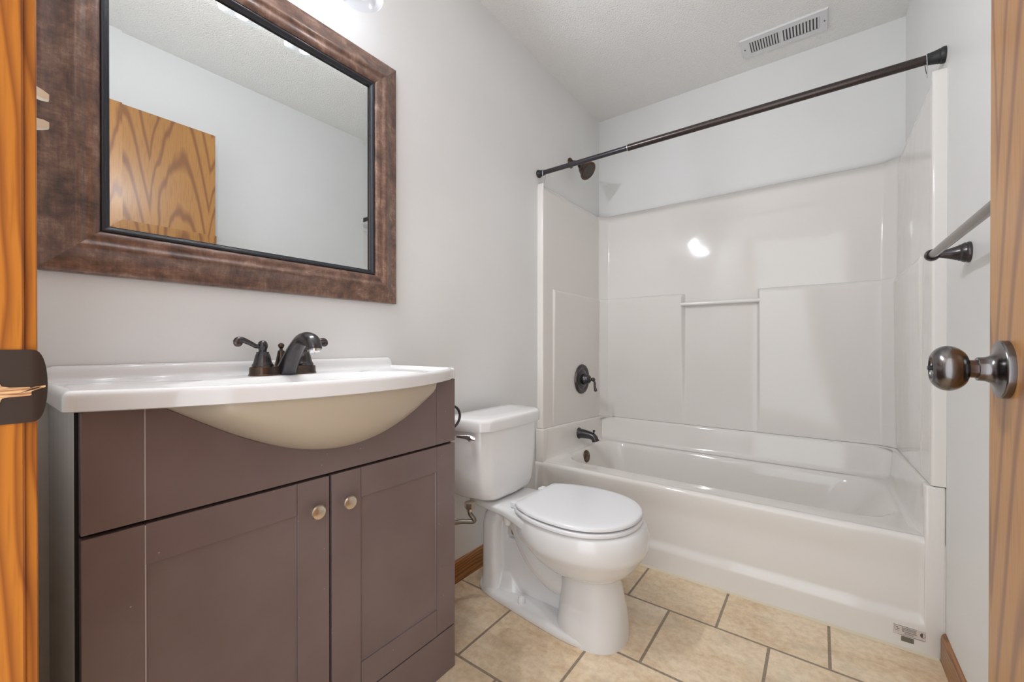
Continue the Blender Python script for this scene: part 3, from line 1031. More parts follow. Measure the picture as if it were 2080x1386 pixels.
# crisp parts of the same casting: foot flange, front pedestal, bowl with its rim band
bm = B()
bm.from_mesh(body.data)
b2 = B()
loft(b2, [foot_ring(0.0, 0.002), foot_ring(0.003, 0.0), foot_ring(0.014, 0.0005), foot_ring(0.021, 0.0035), foot_ring(0.0255, 0.009), foot_ring(0.0275, 0.017), foot_ring(0.0290, 0.035)])
NB = 112
loft(b2, [sup(0.112, 0.1145, 0.575, 0.0, NB, 2.5, front=0.1285), sup(0.110, 0.113, 0.575, 0.02, NB, 2.5, front=0.1280), sup(0.104, 0.108, 0.574, 0.06, NB, 2.5, front=0.1255), sup(0.097, 0.0995, 0.572, 0.11, NB, 2.45, front=0.1215), sup(0.090, 0.0915, 0.568, 0.16, NB, 2.4, front=0.1145),
          sup(0.0865, 0.087, 0.564, 0.20, NB, 2.35, front=0.1085), sup(0.088, 0.089, 0.560, 0.23, NB, 2.3, front=0.110), sup(0.095, 0.100, 0.555, 0.26, NB, front=0.12)])
loft(b2, [sup(0.070, 0.070, 0.55, 0.2050, NB, front=0.105), sup(0.100, 0.100, 0.55, 0.2105, NB, front=0.130), sup(0.150, 0.130, 0.55, 0.2260, NB, front=0.156), sup(0.180, 0.152, 0.55, 0.2480, NB, front=0.178), sup(0.208, 0.168, 0.55, 0.2720, NB, front=0.195), sup(0.232, 0.1805, 0.55, 0.2950, NB, front=0.2075),
          sup(0.243, 0.1880, 0.55, 0.3060, NB, front=0.2150), sup(0.250, 0.1905, 0.55, 0.3160, NB, front=0.2170), sup(0.256, 0.1920, 0.55, 0.335, NB, front=0.2180), sup(0.258, 0.1915, 0.55, 0.355, NB, front=0.2170), sup(0.257, 0.1885, 0.55, 0.374, NB, front=0.2110), sup(0.255, 0.1850, 0.55, 0.3835, NB, front=0.2050),
          sup(0.250, 0.1795, 0.55, 0.3890, NB, front=0.1985), sup(0.186, 0.170, 0.55, 0.3912, NB, front=0.189), sup(0.15, 0.13, 0.55, 0.3915, NB, front=0.15)])
bmesh.ops.recalc_face_normals(b2, faces=b2.faces)
tm = bpy.data.meshes.new('casting')
b2.to_mesh(tm)
b2.free()
bm.from_mesh(tm)
bpy.data.meshes.remove(tm)
bm.to_mesh(body.data)
bm.free()
body.data.shade_smooth()
body.data.set_sharp_from_angle(angle=math.radians(60))


def egg(z, d=0.0, cx=0.545, back=0.268, front=0.203, hy=0.192, flat=0.338):
    r = []
    n = 72
    for i in range(n):
        a = 2 * PI * i / n
        c, s_ = math.cos(a), math.sin(a)
        ex = 2.15 if c > 0 else 2.5
        k = (abs(c) ** ex + abs(s_) ** ex) ** (-1 / ex)
        h = (front if c > 0 else back) - d
        taper = 1.0 if c > 0 else 1.0 - 0.16 * (abs(c) ** 2)
        r.append(V(max(cx + c * k * h, flat + d), YC + s_ * k * (hy - d) * taper, z))
    return r


bm = B()
loft(bm, [egg(0.392, 0.005), egg(0.394, 0.001), egg(0.402, 0.0), egg(0.406, 0.003), egg(0.4065, 0.012)])
obj('seat', bm, 'seat', to, sharp=50)
bm = B()
loft(bm, [egg(0.4115, 0.012), egg(0.412, 0.006), egg(0.4135, 0.003), egg(0.4195, 0.003), egg(0.4235, 0.006), egg(0.4262, 0.012), egg(0.4275, 0.03), egg(0.4282, 0.07), egg(0.4285, 0.11)])
lid = obj('lid', bm, 'seat', to, sharp=50)
for bx_, by_ in ((0.655, -0.105), (0.655, 0.105), (0.42, -0.155), (0.42, 0.155)):
    bm = B(); box(bm, bx_ - 0.012, bx_ + 0.012, YC + by_ - 0.008, YC + by_ + 0.008, 0.4063, 0.412)
    obj('bumper', bm, 'seat', lid)
for s in (-1, 1):
    bm = B(); box(bm, 0.306, 0.345, YC + s * 0.092 - 0.017, YC + s * 0.092 + 0.017, 0.391, 0.413, 0.004, 3)
    obj('hinge', bm, 'seat', to)
# tank: trapezoid plan, narrower and rounder toward the base
def tank_ring(z, hf, hb, xf, xb, r, bow=0.006):
    # plan polygon with rounded corners: back-left, front-left facet, front
    base = [(xb, -hb), (xb + (xf - xb) * 0.36, -hb + (hb - hf) * 0.20), (xf - 0.028, -hf - (hb - hf) * 0.18 * 1.6), (xf, -hf + 0.022)]
    poly_ = base + [(xf + bow, 0)] + [(x, -y) for x, y in reversed(base)]
    pp = [Vector((x, YC + y, z)) for x, y in poly_]
    outp = []
    nn = len(pp)
    for i in range(nn):
        a, b_, c = pp[i - 1], pp[i], pp[(i + 1) % nn]
        d1, d2 = (a - b_), (c - b_)
        rr = min(r, d1.length * 0.45, d2.length * 0.45)
        p1, p2 = b_ + d1.normalized() * rr, b_ + d2.normalized() * rr
        for t in range(6):
            tt_ = t / 5
            outp.append((1 - tt_) ** 2 * p1 + 2 * tt_ * (1 - tt_) * b_ + tt_ ** 2 * p2)
    return outp


bm = B()
loft(bm, [tank_ring(0.3975, 0.112, 0.135, 0.225, 0.085, 0.03), tank_ring(0.402, 0.130, 0.158, 0.236, 0.075, 0.03), tank_ring(0.413, 0.144, 0.178, 0.2405, 0.07, 0.028), tank_ring(0.435, 0.154, 0.192, 0.242, 0.068, 0.026), tank_ring(0.48, 0.160, 0.200, 0.243, 0.066, 0.024),
          tank_ring(0.56, 0.166, 0.209, 0.2455, 0.063, 0.018), tank_ring(0.668, 0.172, 0.218, 0.2475, 0.060, 0.016)])
tank = obj('tank', bm, 'porcelain', to, sharp=45)
bm = B()
loft(bm, [tank_ring(0.6685, 0.172, 0.218, 0.2475, 0.060, 0.022), tank_ring(0.6685, 0.1815, 0.228, 0.2575, 0.053, 0.016), tank_ring(0.671, 0.1835, 0.230, 0.2595, 0.052, 0.016), tank_ring(0.700, 0.1840, 0.2305, 0.260, 0.052, 0.016), tank_ring(0.7085, 0.1828, 0.2293, 0.2588, 0.053, 0.016),
          tank_ring(0.7128, 0.1790, 0.2255, 0.255, 0.057, 0.016), tank_ring(0.7150, 0.170, 0.216, 0.246, 0.066, 0.016), tank_ring(0.7160, 0.11, 0.15, 0.20, 0.11, 0.02)])
obj('tank_lid', bm, 'porcelain', to, sharp=45)
# flush lever on the near facet
fn = V(0.42, -0.907, 0).normalized()
ft = V(0.907, 0.42, 0).normalized()
lp = V(0.196, YC - 0.2035, 0.645)
bm = B()
lathe(bm, [(0, 0), (0.011, 0), (0.011, 0.004), (0.008, 0.007), (0.006, 0.016), (0, 0.016)], lp, fn, 24)
lev = obj('flush_lever', bm, 'chrome', to, label='chrome flush lever on the near side of the tank')
bm = B()
c0 = lp + fn * 0.016 + ft * 0.022 + V(0, 0, 0.004)
tube(bm, [c0, c0 - ft * 0.020 + V(0, 0, 0.004) + fn * 0.003, c0 - ft * 0.042 + V(0, 0, 0.006) + fn * 0.004, c0 - ft * 0.068 + V(0, 0, 0.007) + fn * 0.004], [0.0075, 0.0095, 0.007, 0.0045], 16, 6, flat=(0.55, 1.0))
obj('arm', bm, 'chrome', lev)
for s in (-1, 1):
    bm = B()
    lathe(bm, [(0, 0), (0.0145, 0), (0.0145, 0.007), (0.0132, 0.016), (0.009, 0.0225), (0.004, 0.0245), (0, 0.025)], (0.327, YC + s * 0.066, 0.0280), (0, 0, 1), 24)
    obj('bolt_cap', bm, 'seat', to)

# braided supply hose below the tank
sh = thing('supply_hose', 'braided water supply hose under the left of the toilet tank', 'hose', (0.13, YC - 0.155, 0.25))
hx, hy_ = 0.158, YC - 0.165
bm = B(); lathe(bm, [(0, 0), (0.019, 0), (0.0205, 0.003), (0.0205, 0.022), (0.017, 0.024), (0, 0.024)], (hx, hy_, 0.372), (0, 0, 1), 6)
lathe(bm, [(0, -0.012), (0.0115, -0.012), (0.013, 0.0), (0, 0.0)], (hx, hy_, 0.372), (0, 0, 1), 16)
obj('nut', bm, 'nickel', sh, label='pale metal coupling nut')
bm = B()
tube(bm, [(hx, hy_, 0.364), (hx + 0.002, hy_, 0.350), (hx + 0.015, hy_ + 0.006, 0.332), (hx + 0.010, hy_ + 0.004, 0.322), (hx - 0.030, hy_ - 0.030, 0.322), (hx - 0.060, hy_ - 0.09, 0.312), (hx - 0.080, hy_ - 0.14, 0.285), (hx - 0.088, hy_ - 0.165, 0.22)], 0.0086, 14, 8)
obj('hose', bm, 'braid', sh)
bm = B()
lathe(bm, [(0, 0), (0.026, 0), (0.026, 0.004), (0.010, 0.010), (0.008, 0.012), (0.008, 0.075), (0, 0.075)], (0.0, hy_ - 0.165, 0.20), (1, 0, 0), 20)
lathe(bm, [(0, 0), (0.011, 0), (0.011, 0.04), (0.006, 0.045), (0.005, 0.06), (0, 0.06)], (0.07, hy_ - 0.175, 0.205), (0, 1, 0.0), 16)
obj('stop_valve', bm, 'nickel', sh)

# ================================================================== BATHTUB
tb = thing('bathtub', 'cream fibreglass bathtub along the far wall', 'bathtub', (0.76, 2.2, 0))
RIM = 0.372
X0, X1 = 0.0005, RW - 0.0005


def apron_y(x, z):
    r = 0.016 * sstep(0.085, 0.125, z) * sstep(0.045, 0.075, x) * sstep(1.503, 1.470, x) * (1 - 0.75 * sstep(0.24, 0.352, z))
    return TUB_Y + 0.003 + r


bm = B()
xs = [X0, 0.02, 0.035] + [0.04 + 0.004 * i for i in range(11)] + [0.09 + (1.455 - 0.09) * i / 30 for i in range(31)] + [1.46 + 0.004 * i for i in range(13)] + [1.515, X1]
zs = [0.0, 0.03, 0.06] + [0.08 + 0.005 * i for i in range(11)] + [0.14 + 0.1 * i / 6 for i in range(7)] + [0.25 + 0.102 * i / 10 for i in range(11)]
rows = [[V(x, apron_y(x, z), z) for x in xs] for z in zs]
for k in range(1, 9):                               # rounded rim edge
    a = PI / 2 * k / 8
    rows.append([V(x, apron_y(x, 0.352) + 0.020 * (1 - math.cos(a)), 0.352 + 0.020 * math.sin(a)) for x in xs])
grid(bm, rows)
# rim plane and basin
BX0, BX1, BY0, BY1 = 0.098, 1.432, 1.958, 2.520


def rrect(x0, x1, y0, y1, r, z, n=14, rr=None):
    pts_ = []
    for cx, cy, a0, q in ((x1, y1, 0, r), (x0, y1, PI / 2, r), (x0, y0, PI, r), (x1, y0, 3 * PI / 2, r)):
        sx_ = -1 if cx == x1 else 1
        sy_ = -1 if cy == y1 else 1
        for i in range(n):
            a = a0 + PI / 2 * i / (n - 1)
            pts_.append(V(cx + sx_ * q + q * math.cos(a), cy + sy_ * q + q * math.sin(a), z))
    return pts_


rr = [rrect(0.002, RW - 0.002, TUB_Y + 0.021, BACK - 0.002, 0.001, RIM), rrect(BX0 - 0.016, BX1 + 0.020, BY0 - 0.016, BY1 + 0.016, 0.15, RIM), rrect(BX0 - 0.006, BX1 + 0.008, BY0 - 0.006, BY1 + 0.006, 0.145, RIM - 0.003),
      rrect(BX0 + 0.002, BX1 - 0.004, BY0 + 0.002, BY1 - 0.002, 0.14, RIM - 0.012)]
for t_, z in ((0.1, 0.33), (0.3, 0.25), (0.55, 0.17), (0.75, 0.12), (0.9, 0.09)):
    rr.append(rrect(BX0 + 0.004 + 0.055 * t_, BX1 - 0.006 - 0.24 * t_, BY0 + 0.004 + 0.055 * t_, BY1 - 0.004 - 0.05 * t_, 0.14 - 0.02 * t_, z))
rr += [rrect(BX0 + 0.075, BX1 - 0.27, BY0 + 0.08, BY1 - 0.075, 0.11, 0.075), rrect(BX0 + 0.12, BX1 - 0.32, BY0 + 0.12, BY1 - 0.12, 0.08, 0.068)]
loft(bm, rr, False, True)
# raised ledge around three sides: slopes up from the rim to a lip under the surround
def seam_z(y):
    return 0.5135 + 0.028 * (2.60 - y) / 0.75


def upath(ix, iy, r, y0):
    """U path along left, back and right; ix/iy inset of the face from the walls."""
    p = []
    for i in range(17):
        p.append((ix, y0 + (BACK - iy - r - y0) * i / 16))
    for i in range(1, 11):
        a = PI - PI / 2 * i / 10
        p.append((ix + r + r * math.cos(a), BACK - iy - r + r * math.sin(a)))
    for i in range(1, 41):
        p.append((ix + r + (RW - 2 * ix - 2 * r) * i / 40, BACK - iy))
    for i in range(1, 11):
        a = PI / 2 - PI / 2 * i / 10
        p.append((RW - ix - r + r * math.cos(a), BACK - iy - r + r * math.sin(a)))
    for i in range(1, 17):
        p.append((RW - ix, BACK - iy - r - (BACK - iy - r - y0) * i / 16))
    return p


rows = []
for k, (ix, iy, f) in enumerate(((0.075, 0.100, 'r0'), (0.066, 0.088, 'r1'), (0.0605, 0.0815, 'r2'), (0.057, 0.076, 0.10), (0.052, 0.062, 0.5), (0.0475, 0.050, 0.90), (0.0462, 0.0465, 0.965), (0.0435, 0.0430, 0.99), (0.039, 0.038, 1.0), (0.02, 0.02, 1.0))):
    pth = upath(ix, iy, 0.10 if k < 3 else 0.10 - 0.05 * (k - 2) / 7, TUB_Y + 0.018)
    if ix > 0.047:                                # the ledge fairs into the end posts at the front
        pth = [((ix + (0.0465 - ix) * (1 - sstep(TUB_Y + 0.02, TUB_Y + 0.11, y))) if x < 0.3 else (RW - ix - (0.0455 - ix) * (1 - sstep(TUB_Y + 0.02, TUB_Y + 0.11, y))) if x > 1.2 else x, y) for x, y in pth]
    zz = {'r0': RIM + 0.0003, 'r1': RIM + 0.003, 'r2': RIM + 0.009}
    rows.append([V(x, y, zz[f] if f in zz else RIM + 0.014 + (seam_z(y) - RIM - 0.014) * f) for x, y in pth])
grid(bm, rows)
# front end posts of the ledge
for x0, x1, yf in ((X0, 0.0485, TUB_Y + 0.010), (RW - 0.047, X1, TUB_Y + 0.0018)):
    box(bm, x0, x1, yf, TUB_Y + 0.06, 0.0 if x0 > 1 else 0.30, seam_z(TUB_Y + 0.03), 0.005, 3)
obj('shell', bm, 'tub', tb, sharp=60)
bm = B()
lathe(bm, [(0, 0), (0.036, 0), (0.037, 0.004), (0.034, 0.009), (0.026, 0.0115), (0, 0.012)], (BX0 + 0.006, 2.225, 0.328), (1, 0, 0.10), 32)
for s in (-1, 1):
    lathe(bm, [(0, 0.0105), (0.0035, 0.0105), (0.003, 0.0135), (0, 0.0138)], (BX0 + 0.006, 2.225 + s * 0.016, 0.328), (1, 0, 0.1), 12)
obj('overflow_cover', bm, 'bronze_warm', tb, label='round bronze overflow cover inside the tub end')
bm = B()
xsn = [X0 + (RW - 0.014 - X0) * i / 60 for i in range(61)]
random.seed(3)
loft(bm, [[V(x, TUB_Y + 0.005, 0.0), V(x, TUB_Y - 0.005 - 0.0015 * random.random(), 0.0002), V(x, TUB_Y - 0.002, 0.0035), V(x, TUB_Y + 0.005, 0.007)] for x in xsn])
obj('caulk_bead', bm, 'caulk', tb, label='cream caulk bead along the floor')
# maker's sticker and grey patch low on the apron
bm = B()
LY = TUB_Y + 0.0026
box(bm, 1.409, 1.4875, LY - 0.0004, LY + 0.0004, 0.0425, 0.0735)
stk = obj('sticker', bm, 'paper', tb, label='small printed oblong sticker', smooth=False)
bm = B()


def inkbar(x0, x1, z, h=0.0007):
    box(bm, x0, x1, LY - 0.0008, LY - 0.0004, z - h, z + h)


for z, a, b_ in ((0.0722, 1.411, 1.466), (0.0440, 1.4205, 1.4835)):
    inkbar(a, b_, z, 0.0004)
random.seed(11)
for z in (0.0683, 0.0658, 0.0633, 0.0608):          # rows of fine print, each broken into word-length runs
    x = 1.4305
    while x < 1.4640:
        w_ = random.uniform(0.002, 0.006)
        inkbar(x, min(x + w_, 1.465), z, 0.00045)
        x += w_ + 0.001
inkbar(1.4310, 1.4350, 0.0570, 0.0012)
inkbar(1.4365, 1.4650, 0.0560, 0.0008)
for z in (0.0516, 0.0488):
    inkbar(1.4360, 1.4580, z, 0.0004)
inkbar(1.4130, 1.4138, 0.0630, 0.0055)
inkbar(1.4165, 1.4210, 0.0650, 0.0014)
inkbar(1.4185, 1.4245, 0.0600, 0.0010)
inkbar(1.4150, 1.4230, 0.0555, 0.0005)
# round mark at the right end: dark half and ringed half
cx_, cz_ = 1.4790, 0.0605
hp = [V(cx_ + 0.0062 * math.cos(a), LY - 0.0008, cz_ + 0.0078 * math.sin(a)) for a in [PI / 2 + PI * i / 12 for i in range(13)]]
bm.faces.new([bm.verts.new(p) for p in hp])
rg = []
for rr_ in (1.0, 0.86):
    rg.append([V(cx_ + 0.0062 * rr_ * math.cos(a), LY - 0.0008, cz_ + 0.0078 * rr_ * math.sin(a)) for a in [-PI / 2 + PI * i / 12 for i in range(13)]])
grid(bm, rg)
obj('printing', bm, 'ink', stk, smooth=False)
bm = B(); box(bm, 1.4285, 1.4585, LY - 0.0006, LY + 0.0004, 0.0245, 0.0405, 0.0003, 1)
obj('grey_patch', bm, 'patch', tb, label='small grey rectangle below the sticker', smooth=False)

# ================================================================== TUB SURROUND
su = thing('tub_surround', 'glossy cream tub surround lining three walls above the bathtub', 'tub surround', (0.76, 2.6, 0.52))
SX, SY, SR, SF_L, SF_R = 0.034, 0.029, 0.055, 1.858, TUB_Y + 0.001
# plan path with outward normals; s dense where the relief changes
path = []


def addp(x, y, nx, ny, zone):
    path.append((x, y, nx, ny, zone))


for x in (0.0002, 0.012, 0.022, 0.027):
    addp(x, SF_L, 0, -1, 'F')
for i in range(1, 7):
    a = PI / 2 * i / 6
    addp(SX - 0.007 + 0.007 * math.sin(a), SF_L + 0.007 - 0.007 * math.cos(a), math.sin(a), -math.cos(a), 'F')
yl = [1.88, 1.92, 1.955, 1.958, 1.960, 1.962, 1.964, 1.966, 1.968, 1.970, 1.973, 1.98, 2.05, 2.15, 2.25, 2.35, 2.45, 2.50, BACK - SY - SR]
for y in yl:
    addp(SX, y, 1, 0, 'L')
def corner(k):
    """splayed corner with two tight bends; k from 0 (side wall) to 1 (back wall) -> distances from both faces, heading"""
    rb = 0.020
    if k < 0.4:
        a = PI / 4 * k / 0.4
        return rb * (1 - math.cos(a)), SR - rb * math.sin(a), a
    if k > 0.6:
        u_, v_, a = corner(1 - k)
        return v_, u_, PI / 2 - a
    u0, v0, _ = corner(0.3999)
    t_ = (k - 0.4) / 0.2
    return u0 + (v0 - u0) * t_, v0 + (u0 - v0) * t_, PI / 4


for i in range(1, 21):
    u_, v_, a = corner(i / 20)
    addp(SX + u_, BACK - SY - v_, math.cos(a), -math.sin(a), 'C')
NX0, NX1 = 0.560, 0.954
bx = [0.12, 0.2, 0.3, 0.4, 0.5, 0.53, 0.545, 0.548] + [0.550 + 0.002 * i for i in range(12)] + [0.58, 0.65, 0.75, 0.85, 0.92] + [0.936 + 0.002 * i for i in range(12)] + [0.962, 0.97, 1.0, 1.1, 1.2, 1.3, 1.4]
for x in bx:
    addp(x, BACK - SY, 0, -1, 'B')
for i in range(20, -1, -1):
    u_, v_, a = corner(i / 20)
    addp(RW - SX - u_, BACK - SY - v_, -math.cos(a), -math.sin(a), 'C')
yr = [2.50, 2.45, 2.35, 2.25, 2.15, 2.05, 2.0, 1.994, 1.990, 1.988, 1.986, 1.984, 1.982, 1.980, 1.978, 1.975, 1.93, 1.88]
for y in yr:
    addp(RW - SX, y, -1, 0, 'R')
for i in range(0, 7):
    a = PI / 2 - PI / 2 * i / 6
    addp(RW - SX + 0.007 - 0.007 * math.sin(a), SF_R + 0.007 - 0.007 * math.cos(a), -math.sin(a), -math.cos(a), 'F')
for x in (RW - 0.02, RW - 0.01, RW - 0.0002):
    addp(x, SF_R, 0, -1, 'F')
ZL = 1.290
zz = [0.505, 0.52, 0.56, 0.62, 0.70, 0.80, 0.90, 1.0, 1.1, 1.18, 1.24, 1.265, 1.270, 1.275, 1.279, 1.283, 1.286, 1.289, 1.291, 1.2925, 1.2935, 1.294, 1.298, 1.305, 1.32, 1.36, 1.42, 1.5, 1.6, 1.7, 1.76, 1.79, 1.80, 1.81, 1.82, 1.828, 1.835, 1.840, 1.844, 1.847, 1.849, 1.850]


def relief(x, y, zone, z):
    if zone == 'F':
        return 0.0
    up_ = math.sqrt(max(1 - max(0, (z - 1.270) / 0.024) ** 2, 0)) if z < 1.294 else 0.0
    tb_ = min(1, max(0, (z - 0.515) / (1.283 - 0.515)))
    if zone == 'L':
        return 0.010 * sstep(1.958, 1.972, y) * up_ * tb_ ** 0.7
    if zone == 'R':
        return 0.010 * sstep(1.976, 1.992, y) * up_ * tb_ ** 0.7
    if zone == 'C':
        return 0.014 * up_ * tb_ ** 0.7
    dl = 1 - sstep(0.551, 0.572, x)
    dr = sstep(0.940, 0.956, x)
    m_ = max(dl, dr)
    edge = 0.010 + 0.028 * (sstep(0.08, 0.5, x) if x < 0.75 else sstep(1.46, 1.0, x))
    return edge * m_ * up_ * tb_ ** 0.9


rows = []
for z in zz:
    row = []
    top = 1.852
    for x, y, nx, ny, zone in path:
        d = relief(x, y, zone, z)
        zb_ = max(z, seam_z(y) + 0.0012) if z < 0.56 else z
        # softly rolled top edge back to the wall
        back = 0.0
        if z > 1.80:
            t_ = (z - 1.80) / 0.050
            back = 0.028 * (1 - math.sqrt(max(1 - t_ * t_, 0)))
        if zone == 'F':
            row.append(V(x, y + back * 0.3, zb_))
        else:
            row.append(V(x + nx * (d - back), y + ny * (d - back), zb_))
    rows.append(row)
grid(bm := B(), rows)
obj('panel', bm, 'tub', su, sharp=36)
bm = B()
tube(bm, [(0.552, BACK - 0.058, 1.229), (0.958, BACK - 0.058, 1.229)], 0.0105, 20, 1)
obj('towel_rail', bm, 'rail', su, label='clear whitish rail across the middle recess')

# ---------------------------------------------------------------- fittings in the tub alcove
vv = thing('shower_valve', 'round dark bronze shower valve with a small lever, above the tub spout', 'shower valve', (SX, 2.292, 0.779))
vx, vy, vz = SX + 0.0055, 2.292, 0.779
bm = B(); lathe(bm, [(0, 0), (0.088, 0), (0.0905, 0.004), (0.088, 0.010), (0.080, 0.0135), (0.070, 0.0125), (0.062, 0.0095), (0.058, 0.0120), (0.045, 0.0150), (0.030, 0.018), (0, 0.018)], (vx, vy, vz), (1, 0, 0), 56)
obj('escutcheon', bm, 'bronze', vv)
bm = B(); lathe(bm, [(0, 0.016), (0.032, 0.016), (0.034, 0.022), (0.033, 0.030), (0.0300, 0.034), (0.0285, 0.044), (0.0240, 0.054), (0.0150, 0.0605), (0.0100, 0.064), (0.0085, 0.070), (0, 0.071)], (vx, vy, vz), (1, 0, 0), 40)
hub = obj('hub', bm, 'bronze', vv)
bm = B()
ball(bm, (vx + 0.078, vy, vz), 0.0125, 20)
tube(bm, [(vx + 0.078, vy, vz), (vx + 0.086, vy + 0.004, vz - 0.018), (vx + 0.086, vy + 0.006, vz - 0.040), (vx + 0.092, vy + 0.004, vz - 0.062)], [0.0065, 0.0065, 0.007, 0.009], 14, 6)
ball(bm, (vx + 0.092, vy + 0.004, vz - 0.063), 0.0100, 16)
obj('lever', bm, 'bronze', hub)

sp = thing('tub_spout', 'dark bronze tub spout with a diverter pull, below the shower valve', 'tub spout', (0.05, 2.235, 0.455))
sxx, syy, szz = 0.047, 2.238, 0.456
bm = B()
lathe(bm, [(0, 0), (0.0335, 0), (0.0345, 0.003), (0.0330, 0.008), (0.0300, 0.011), (0.0285, 0.014), (0, 0.014)], (sxx, syy, szz), (1, 0, 0), 36)
tube(bm, [(sxx + 0.010, syy, szz), (sxx + 0.035, syy, szz), (sxx + 0.065, syy, szz - 0.002), (sxx + 0.088, syy, szz - 0.006), (sxx + 0.104, syy, szz - 0.016), (sxx + 0.112, syy, szz - 0.032)], [0.0285, 0.0265, 0.0235, 0.0215, 0.0210, 0.0195], 28, 6)
lathe(bm, [(0, 0), (0.0215, 0), (0.0225, 0.004), (0.0215, 0.008), (0, 0.008)], (sxx + 0.1115, syy, szz - 0.028), (0.3, 0, -1), 28)
sob = obj('spout', bm, 'bronze', sp, sharp=50)
bm = B(); lathe(bm, [(0, 0), (0.0045, 0), (0.0038, 0.012), (0.0070, 0.016), (0.0078, 0.020), (0.0065, 0.024), (0, 0.025)], (sxx + 0.101, syy, szz + 0.006), (0.05, 0, 1), 20)
obj('diverter_pull', bm, 'bronze', sp)

hd = thing('wall_shower', 'dark bronze bell shower head on a bent arm high on the left wall', 'shower head', (0, 2.219, 2.093))
hx0, hy0, hz0 = 0.0, 2.219, 2.088
bm = B()
lathe(bm, [(0, 0), (0.030, 0), (0.031, 0.003), (0.028, 0.008), (0.020, 0.012), (0.0125, 0.020), (0, 0.020)], (hx0, hy0, hz0), (1, 0, 0), 32)
arm = obj('wall_flange', bm, 'bronze_warm', hd)
bm = B()
tube(bm, [(hx0 + 0.006, hy0, hz0), (hx0 + 0.022, hy0, hz0 + 0.001), (hx0 + 0.040, hy0, hz0 - 0.005), (hx0 + 0.056, hy0, hz0 - 0.018), (hx0 + 0.0720, hy0, hz0 - 0.036)], 0.0095, 16, 6)
lathe(bm, [(0, 0), (0.0125, 0), (0.0125, 0.010), (0.0105, 0.012), (0, 0.012)], (hx0 + 0.0610, hy0, hz0 - 0.0265), (0.72, 0, -0.69), 24)
obj('arm', bm, 'bronze_warm', hd)
ax = V(0.756, -0.06, -0.66).normalized()
ho = V(hx0 + 0.0690, hy0, hz0 - 0.0335)
HS = 1.2
bm = B()
lathe(bm, [(HS * r_, HS * h_) for r_, h_ in [(0, 0), (0.0135, 0), (0.0160, 0.003), (0.0165, 0.007), (0.0190, 0.010), (0.0260, 0.018), (0.0315, 0.030), (0.0345, 0.042), (0.0370, 0.048), (0.0435, 0.0535), (0.0455, 0.0560), (0.0455, 0.0600), (0.0420, 0.0620), (0.0380, 0.0605), (0.0375, 0.0590), (0, 0.0590)]], ho, ax, 48)
bell = obj('bell', bm, 'bronze_warm', hd)
bm = B()
lathe(bm, [(HS * r_, HS * h_) for r_, h_ in [(0, 0.0588), (0.0375, 0.0588), (0.037, 0.0612), (0.026, 0.0622), (0, 0.0628)]], ho, ax, 40)
u, w = frame_of(ax)
for rr_, nn_ in ((0.012, 8), (0.021, 14), (0.030, 20)):
    for i in range(nn_):
        a = 2 * PI * i / nn_
        c = ho + ax * 0.0620 * HS + (u * math.cos(a) + w * math.sin(a)) * rr_ * HS
        lathe(bm, [(0.0017, 0), (0.0012, 0.0022), (0, 0.0024)], c, ax, 6, False, False)
spray = mat('spray_face', (0.075, 0.062, 0.05), 0.5, 0.2)
obj('spray_face', bm, spray, bell, label='dark spray face with rings of nozzles')

rd = thing('shower_rod', 'bronze tension shower rod spanning the alcove between the side walls', 'shower rod', (0.765, 1.865, 1.904))
ry, rz = 1.866, 1.904
bm = B(); tube(bm, [(0.02, ry, rz), (0.51, ry, rz)], 0.0118, 24, 1)
obj('thin_tube', bm, 'rod_thin', rd)
bm = B(); tube(bm, [(0.497, ry, rz), (1.5, ry, rz)], 0.0146, 24, 1)
obj('thick_tube', bm, 'rod_thick', rd)
bm = B(); lathe(bm, [(0.0118, 0), (0.0149, 0), (0.0149, 0.003), (0.0118, 0.003)], (0.4945, ry, rz), (1, 0, 0), 24)
obj('collar', bm, 'nickel', rd, label='thin pale collar where the tubes join')
bm = B(); lathe(bm, [(0, 0), (0.0195, 0), (0.0215, 0.004), (0.0205, 0.010), (0.0165, 0.016), (0.0155, 0.020), (0.0160, 0.030), (0.0150, 0.034), (0, 0.034)], (0.0, ry, rz), (1, 0, 0), 32)
obj('end_cup', bm, 'rubber', rd)
bm = B(); lathe(bm, [(0, 0), (0.0245, 0), (0.0250, 0.004), (0.0235, 0.010), (0.0215, 0.013), (0.0220, 0.015), (0.0205, 0.019), (0.0185, 0.030), (0.0175, 0.038), (0.0182, 0.040), (0.0165, 0.042), (0, 0.042)], (RW, ry, rz), (-1, 0, 0), 32)
obj('end_cup', bm, 'rubber', rd)


def curtain_ring(x, label, tilt):
    bm = B()
    pts_ = []
    for i in range(17):
        a = -PI * 0.47 + (2 * PI * 0.97) * i / 16
        s_ = math.sin(a)
        wv_ = 0.0165 if s_ > -0.2 else 0.0165 * (1 - 0.75 * (-s_ - 0.2) / 0.8)
        zc = rz - 0.0005 + (0.0162 * s_ if s_ > 0 else 0.058 * s_)
        pts_.append((x + tilt * (zc - rz), ry + wv_ * math.cos(a), zc))
    tube(bm, pts_, 0.0012, 8, 4)
    o = obj('curtain_ring', bm, 'chrome')
    o['label'] = label
    o['category'] = 'curtain ring'
    return o


curtain_ring(0.038, 'thin wire curtain ring at the left end of the shower rod', 0.05)
curtain_ring(1.4855, 'thin wire curtain ring at the right end of the shower rod', -0.06)

